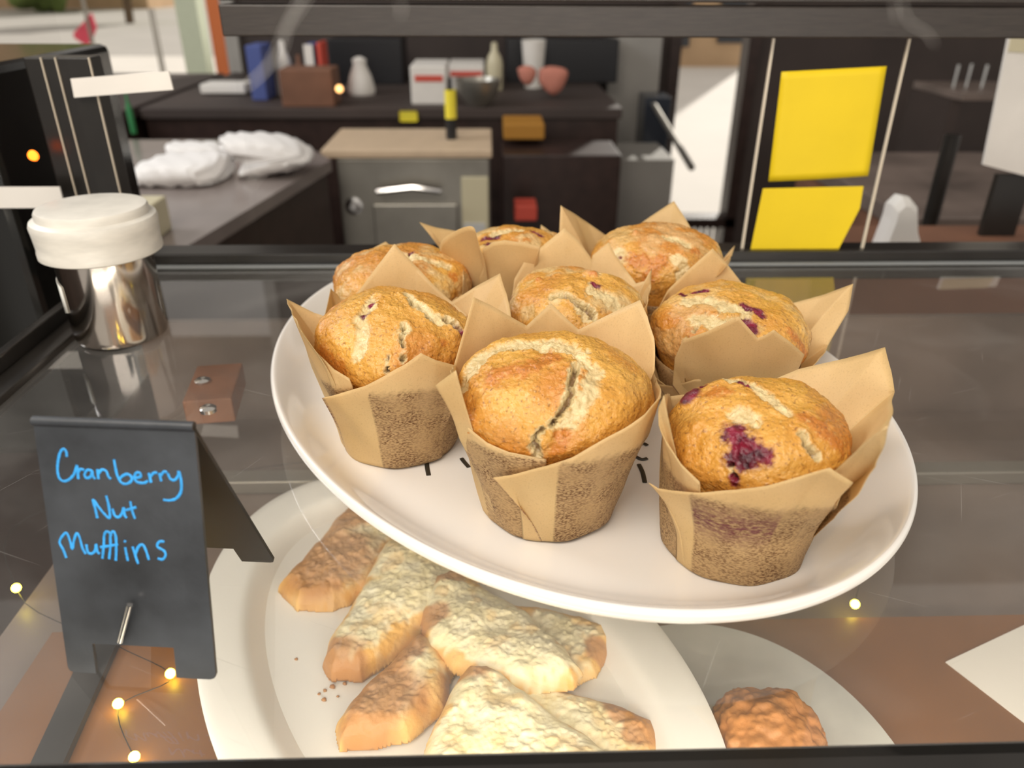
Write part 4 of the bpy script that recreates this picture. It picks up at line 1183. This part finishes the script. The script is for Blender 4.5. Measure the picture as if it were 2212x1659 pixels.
# wooden block behind the shaker
bp0 = Pz(318, 520, CZ)
o = MB().box(-.025, -.02, 0, .025, .06, .05, .003).build('wooden_block', M['cream'])
o.location = (bp0.x - .01, bp0.y, CZ); tag(o, 'pale wooden block on the counter just behind the shaker lid', 'block')

# stainless under-counter fridge with cream top
fy = 1.75
fa, fb = Py(724, 330, fy), Py(1058, 330, fy)
fz = Py(900, 322, fy).z
fr0 = thing('counter_fridge', ((fa.x + fb.x) / 2, fy + .2, FLOOR), 'low stainless steel fridge with a cream board on top', 'fridge')
hx = (fb.x - fa.x) / 2
MB().box(-hx, -.2, 0, hx, .04, fz - FLOOR - .02, .004).build('cabinet', M['steel_dull'], fr0)
MB().box(-hx - .03, -.21, fz - FLOOR - .018, hx + .005, .06, fz - FLOOR, .003).build('cream_board', M['cream_top'], fr0)
dk = MB().box(-hx + .075, -.212, .1, hx - .075, -.2, fz - FLOOR - .12, .003).build('door', M['steel_dull'], fr0)
MB().tube([(-hx + .09, -.235, fz - FLOOR - .085), (0, -.24, fz - FLOOR - .075), (hx - .11, -.235, fz - FLOOR - .085)], .008, 8).build('handle', M['chrome'], fr0, smooth=True)
pk = Py(765, 445, fy)
kn = MB().lathe([(0, .014), (.008, .014), (.012, .010), (.013, .004), (.020, .003), (.021, 0)], 24, mtx=Matrix.Rotation(R(90), 4, 'X')).build('knob', M['chrome'], fr0, smooth=True)
kn.location = (pk.x - fr0.location.x, -.2, pk.z - FLOOR)
MB().box(hx - .065, -.206, .05, hx - .004, -.2, fz - FLOOR - .06, .002).build('pale_end_panel', M['cream'], fr0)
MB().box(hx - .062, -.208, fz - FLOOR - .19, hx - .012, -.205, fz - FLOOR - .165, .001).build('badge', M['glassware'], fr0)

# long back counter
by = 2.35
bz = Py(1000, 234, by).z
counter('back_counter', Py(300, 234, by).x, by, Py(1345, 234, by).x, WY - .02, bz, 'long dark back counter crowded with bowls and boxes', M['wall'], M['ctop_side'])
def item(name, label, cat, px0, py0, px1, py1, y, th, m, shape='box', base=None, group=None, extra=None):
    a = Py(px0, py0, y); b = Py(px1, py1, y)
    zb = bz if base is None else base
    wd = abs(b.x - a.x); hh = a.z - zb
    mb = MB()
    if shape == 'box': mb.box(-wd / 2, 0, 0, wd / 2, th, hh, .004)
    elif shape == 'bottle': mb.lathe([(0, 0), (wd * .48, 0), (wd / 2, hh * .04), (wd / 2, hh * .55), (wd * .42, hh * .68), (wd * .2, hh * .82), (wd * .18, hh * .97), (0, hh)], 24)
    elif shape == 'cup': mb.lathe([(0, 0), (wd * .36, 0), (wd * .5, hh), (wd * .46, hh), (wd * .33, .01), (0, .01)], 24)
    elif shape == 'bowl': mb.lathe([(0, 0), (wd * .22, 0), (wd * .40, hh * .35), (wd * .49, hh * .8), (wd * .5, hh), (wd * .47, hh), (wd * .36, hh * .4), (wd * .2, hh * .12), (0, hh * .1)], 36)
    elif shape == 'bag': mb.lathe([(0, 0), (wd * .45, 0), (wd * .5, hh * .12), (wd * .38, hh * .5), (wd * .22, hh * .8), (wd * .25, hh * .93), (wd * .1, hh), (0, hh * .98)], 20)
    if extra:
        r0 = thing(name, ((a.x + b.x) / 2, y + (th / 2 if shape != 'box' else 0), zb), label, cat, group)
        mb.build('body', m, r0, smooth=shape != 'box')
        for (nm, u0, v0, u1, v1, mm) in extra:
            if shape == 'box': MB().box(-wd / 2 + u0 * wd, -.002, v0 * hh, -wd / 2 + u1 * wd, 0.001, v1 * hh).build(nm, mm, r0)
            else: MB().lathe([(wd / 2 * 1.01, v0 * hh), (wd / 2 * 1.015, v1 * hh)], 24).build(nm, mm, r0)
        return r0
    o = mb.build(name, m, smooth=shape != 'box'); o.location = ((a.x + b.x) / 2, y + (th / 2 if shape != 'box' else 0), zb)
    return tag(o, label, cat, group)

item('carton', 'white carton with a red band on the back counter', 'box', 885, 142, 966, 226, 2.42, .2, M['white'], extra=[('red_band', .12, .60, .9, .76, M['red'])])
item('carton', 'pinkish white carton half hidden behind the steel bowl', 'box', 968, 140, 1046, 200, 2.75, .2, M['white'], extra=[('red_band', .05, .55, .95, .75, M['red'])])
item('mixing_bowl', 'wide steel mixing bowl on the back counter', 'bowl', 982, 170, 1082, 222, 2.40, .0, M['steel_dull'], 'bowl')
item('squeeze_bottle', 'cream squeeze bottle above the steel bowl', 'bottle', 1050, 92, 1086, 150, 2.72, .08, M['cream'], 'bottle')
item('sauce_bottle', 'dark bottle with a bright yellow label in front of the carton', 'bottle', 958, 168, 986, 282, 1.85, .04, M['dark_item'], 'bottle', base=fz, extra=[('yellow_label', 0, .34, 1, .80, M['ylabel'])])
item('paper_cup', 'white paper cup standing behind the pink mitts', 'cup', 1128, 88, 1180, 142, 2.78, .08, M['white'], 'cup')
item('box_blue_white', 'blue and white packet left on the back counter', 'packet', 655, 96, 682, 168, 2.55, .1, M['blue'], extra=[('white_top', 0, .62, 1, 1, M['white'])]).name = 'blue_packet'
item('red_packet', 'tall red packet beside the blue and white one', 'packet', 682, 92, 702, 190, 2.55, .1, M['red'])
item('jar', 'white jar with a yellow side at the left of the back counter', 'jar', 582, 88, 624, 160, 2.55, .1, M['white'], 'bottle')
item('jar', 'brown lidded jar between the white jar and the blue packet', 'jar', 624, 120, 652, 172, 2.5, .1, M['copper'], 'bottle')
item('storage_tub', 'slate blue tub next to the window edge', 'tub', 528, 98, 574, 180, 2.5, .12, M['blue'])
item('bread_loaf', 'reddish brown loaf in front of the red packet', 'bread', 600, 150, 720, 198, 2.37, .12, M['copper'])
item('white_bag', 'crumpled white bag on the back counter left of the red banded carton', 'bag', 738, 126, 806, 178, 2.6, .1, M['white'], 'bag')
item('dark_appliance', 'black appliance behind the white bag', 'appliance', 706, 84, 870, 148, 2.9, .2, M['dark_item'])
item('dark_appliance', 'black coffee machine at the right end of the back counter', 'appliance', 1094, 84, 1330, 220, 2.95, .25, M['dark_item'])
item('yellow_tag', 'small yellow tag stuck on the front of the back counter', 'tag', 862, 240, 902, 262, by - .003, .002, M['ylabel'], base=Py(880, 262, by).z)
item('amber_tray', 'amber brown tray in the dark shelf below the steel bowl', 'tray', 1088, 268, 1176, 302, 2.16, .15, M['amber'], base=Py(1100, 302, 2.16).z)
item('crate', 'dark brown crate of goods on the floor beside the fridge', 'crate', 1085, 335, 1330, 520, 2.05, .2, M['ctop_side'], base=FLOOR)
item('red_tin', 'red tin in front of the brown crate', 'tin', 1112, 445, 1160, 478, 1.9, .08, M['red'], base=Py(1112, 478, 1.9).z)
# pink oven mitts
for i, (pts, lb) in enumerate((([(1118, 150), (1132, 143), (1152, 146), (1160, 160), (1150, 182), (1138, 186), (1124, 172)], 'smaller pink oven mitt beside the white paper cup'), ([(1166, 150), (1190, 144), (1222, 150), (1228, 165), (1214, 196), (1196, 208), (1178, 196), (1164, 176)], 'larger salmon pink oven mitt on the back counter'))):
    P = [Py(x, y, 2.52) for x, y in pts]
    c_ = sum(P, Vector()) / len(P)
    bm = bmesh.new(); rgs = []
    for kz, (s_, yy) in enumerate(((.55, 0), (.9, .008), (1, .02), (.9, .032), (.55, .04))):
        rgs.append([bm.verts.new(c_ + (p - c_) * s_ + Vector((0, yy, 0))) for p in catmull(P + [P[0]], 5)[:-1]])
    for A, B in zip(rgs, rgs[1:]):
        for k in range(len(A)): bm.faces.new((A[k], A[(k + 1) % len(A)], B[(k + 1) % len(A)], B[k]))
    bm.faces.new(rgs[0]); bm.faces.new(rgs[-1][::-1]); bmesh.ops.recalc_face_normals(bm, faces=bm.faces)
    me = bpy.data.meshes.new('mitt'); bm.to_mesh(me); bm.free(); o = link('oven_mitt', me, M['salmon']); origin_to(o, c_)
    tag(o, lb, 'oven mitt')
# small lit lamps
def lamp(px_, py_, y, r_, m, label, sx=1, sz=1):
    p = Py(px_, py_, y)
    bm = bmesh.new(); bmesh.ops.create_uvsphere(bm, u_segments=16, v_segments=10, radius=r_)
    me = bpy.data.meshes.new('lamp'); bm.to_mesh(me); bm.free(); o = link('indicator_lamp', me, m); o.location = p; o.scale = (sx, 1, sz)
    tag(o, label, 'lamp')
lamp(733, 192, 2.33, .010, M['warmlamp'], 'small warm lamp on the edge of the back counter')
lamp(1170, 208, 2.9, .012, M['coollamp'], 'round white indicator lamp under the larger pink mitt')
lamp(1131, 208, 2.9, .007, M['coollamp'], 'smaller white indicator lamp under the smaller pink mitt')
# grey column, bag and steel rod in front of the door
item('column', 'grey upright column left of the glass door', 'column', 1318, 60, 1398, 470, 3.1, .18, M['greybag'], base=FLOOR).name = 'grey_column'
item('sack', 'grey cloth sack slumped at the foot of the glass door', 'sack', 1328, 345, 1446, 462, 2.6, .3, M['greybag'], base=FLOOR)
item('sack', 'narrow dark sack standing between the column and the door', 'sack', 1396, 210, 1438, 350, 2.9, .15, M['navy'], base=FLOOR)
ra, rb_ = Py(1412, 225, 2.9), Py(1494, 362, 2.2)
rod = MB().tube([ra, rb_], .010, 8).build('handrail', M['steel_dull'], smooth=True); tag(rod, 'thin grey handrail slanting across the bright glass door', 'handrail'); origin_to(rod, rb_)
# right side: dark counter with glasses, pole, white card, paper bag
cz2 = Py(2100, 470, 1.2).z
counter('right_counter', Py(1990, 470, 1.2).x - .02, 1.2, 2.4, 1.72, cz2 + .0, 'dark topped counter at the right, behind the thin black post', M['deck'], M['copper'])
gz = Py(2090, 189, 2.3).z
gx0, gx1 = Py(2030, 189, 2.3).x, Py(2330, 189, 2.3).x
rk = thing('glass_rack', ((gx0 + gx1) / 2, 2.3, FLOOR), 'dark rack behind the right counter with three drinking glasses on top', 'rack')
gh = (gx1 - gx0) / 2
MB().box(-gh, -.12, gz - FLOOR - .02, gh, .15, gz - FLOOR, .002).build('top_board', M['deck'], rk)
for sx_ in (-1, 1):
    MB().box(sx_ * gh - .015, -.1, 0, sx_ * gh + .015, .13, gz - FLOOR - .02).build('side_panel', M['wall'], rk)
for i, (x0, x1, y0, y1, lb) in enumerate(((2056, 2074, 140, 190, 'leftmost tall drinking glass on the rack at the right'), (2084, 2102, 138, 188, 'middle one of the three drinking glasses on the rack'), (2118, 2136, 140, 186, 'drinking glass on the rack nearest the white menu card'))):
    p0 = Py(x0, y1, 2.3); p1 = Py(x1, y0, 2.3); wd = p1.x - p0.x
    o = MB().lathe([(0, 0), (wd * .42, 0), (wd * .5, p1.z - gz), (wd * .46, p1.z - gz), (wd * .4, .01), (0, .01)], 20).build('drinking_glass', M['glassware'], smooth=True)
    o.location = ((p0.x + p1.x) / 2, 2.3, gz); tag(o, lb, 'glass', 'glasses on the right rack')
pole = MB().tube([Vector((0, 0, 0)), Vector((0, 0, Py(2052, 290, 1.0).z - FLOOR))], .010, 12).lathe([(0, 0), (.05, 0), (.05, .01), (0, .012)], 24).build('queue_post', M['black'], smooth=True)
pp_ = Py(2030, 400, 1.0); pole.location = (pp_.x, 1.0, FLOOR); tag(pole, 'thin black post between the paper bag and the white card', 'post')
cd = thing('menu_card', (Py(2200, 380, .85).x, .85, Py(2200, 380, .85).z), 'large white menu card standing at the right edge', 'card')
z_ = [Py(x, y, .85) for x, y in ((2125, 356), (2260, 392), (2320, 90), (2180, 82))]
MB().prism([p - Vector(cd.location) for p in z_], (0, 1, 0), .004).build('card', M['white'], cd)
z_ = [Py(x, y, .849) for x, y in ((2178, 112), (2300, 118), (2300, 88), (2184, 83))]
MB().prism([p - Vector(cd.location) for p in z_], (0, 1, 0), .002).build('clip', M['cream'], cd)
stnd = MB().box(-.02, .004, cz2 - cd.location.z - .0, .02, .012, .0).build('stand', M['black'], cd)
# crumpled paper bag behind the notes
yb_ = .78
zz_ = [Py(x, y, yb_) for x, y in ((1885, 556), (1992, 556), (1980, 500), (1976, 445), (1964, 422), (1945, 424), (1924, 440), (1918, 470), (1905, 505))]
c_ = sum(zz_, Vector()) / len(zz_)
bm = bmesh.new(); rgs = []
for s_, yy in ((.7, -.012), (.95, -.006), (1, 0), (.95, .012), (.7, .02)):
    rgs.append([bm.verts.new(c_ + (p - c_) * s_ * (1 + .05 * math.sin(9 * k)) + Vector((0, yy, 0))) for k, p in enumerate(zz_)])
for A, B in zip(rgs, rgs[1:]):
    for k in range(len(A)): bm.faces.new((A[k], A[(k + 1) % len(A)], B[(k + 1) % len(A)], B[k]))
bm.faces.new(rgs[0]); bm.faces.new(rgs[-1][::-1]); bmesh.ops.recalc_face_normals(bm, faces=bm.faces)
me = bpy.data.meshes.new('bag'); bm.to_mesh(me); bm.free(); o = link('paper_bag', me, M['white_paper'], smooth=False); origin_to(o, (c_.x, yb_, zz_[0].z))
tag(o, 'crumpled white paper bag standing behind the case, right of the yellow notes', 'bag')
lw = MB().box(-.12, -.02, FLOOR - zz_[0].z, .6, .14, 0, .003)
lo2 = lw.build('low_cabinet', M['copper']); lo2.location = (c_.x + .02, yb_ - .02, zz_[0].z); tag(lo2, 'reddish brown cabinet under the white paper bag', 'cabinet')

# left: black machine beyond the side glass, with an orange indicator
mx1 = CX0 - .06
mch = thing('coffee_grinder', (mx1 - .16, .62, CZ), 'black boxy machine with an orange light beyond the left side glass', 'machine')
zm = Py(100, 122, .60).z
MB().box(-.30, -.10, 0, .155, .1, zm - CZ, .006).build('housing', M['black_gloss'], mch)
for (pxa, pya) in ((72, 336),):
    p = Py(pxa, pya, .519)
    l_ = MB().lathe([(0, .002), (.003, .0015), (.0035, 0)], 16, mtx=Matrix.Rotation(R(90), 4, 'X')).build('orange_light', M['amberlamp'], mch, smooth=True)
    l_.location = p - Vector(mch.location)
p0 = Py(-20, 430, .5185); p1 = Py(128, 400, .5185)
MB().box(p0.x - mch.location.x, .518 - mch.location.y, p0.z - mch.location.z - .006, p1.x - mch.location.x, .5195 - mch.location.y, p0.z - mch.location.z + .008).build('white_reflection_strip', M['white'], mch)  # white strip painted in for a bright reflection in the side glass
# white strip added for a reflection in the glass, and a white box on the far window counter
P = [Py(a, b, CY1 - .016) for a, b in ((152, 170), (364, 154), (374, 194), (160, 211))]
o = MB().prism(P, (0, 1, 0), .0015).build('reflection_strip', M['white'])
origin_to(o, P[3]); tag(o, 'wide white strip standing in for a reflection across the black corner post', 'label')
o = item('green_can', 'green can on the side counter behind the towels', 'can', 255, 205, 290, 305, 1.9, .05, M['green'], 'bottle', base=CZ)
counter('window_counter', -1.6, 2.0, Py(300, 234, by).x - .01, 3.2, CZ, 'brown counter under the left window', M['wall'], M['ctop_side'])

item('white_box', 'low white box on the window counter, right of the reflection strip', 'box', 430, 182, 532, 213, 2.62, .1, M['white'], base=CZ)
# glowing beads and cable added in place of yellow spots reflected in the glass
glints = thing('reflected_glints', (-.15, .25, LOW), 'added glowing yellow stand-ins for reflected bulbs on the lower deck beneath the shelf', 'reflected light')
pts_ = [Pz(px_, py_, LOW + .004) for (px_, py_) in ((35, 1270), (245, 1385), (255, 1520), (290, 1635), (368, 1455))] + [Pz(1847, 1305, LOW + .004)]
for i_, p in enumerate(pts_):
    if i_ == 1: continue
    bm = bmesh.new(); bmesh.ops.create_uvsphere(bm, u_segments=12, v_segments=8, radius=.0024)
    me = bpy.data.meshes.new('glint'); bm.to_mesh(me); bm.free(); b_ = link('glint', me, M['glint'], glints); b_.location = p - Vector(glints.location)
route = [pts_[3], pts_[2], pts_[4], pts_[1], pts_[0], Vector((-.27, .40, LOW)), Vector((0, .465, LOW)), Vector((.25, .44, LOW)), pts_[5]]
MB().tube(catmull([Vector((p.x, p.y, LOW + .0018)) - Vector(glints.location) for p in route], 6), .00025, 6).build('added_cable', M['black'], glints)
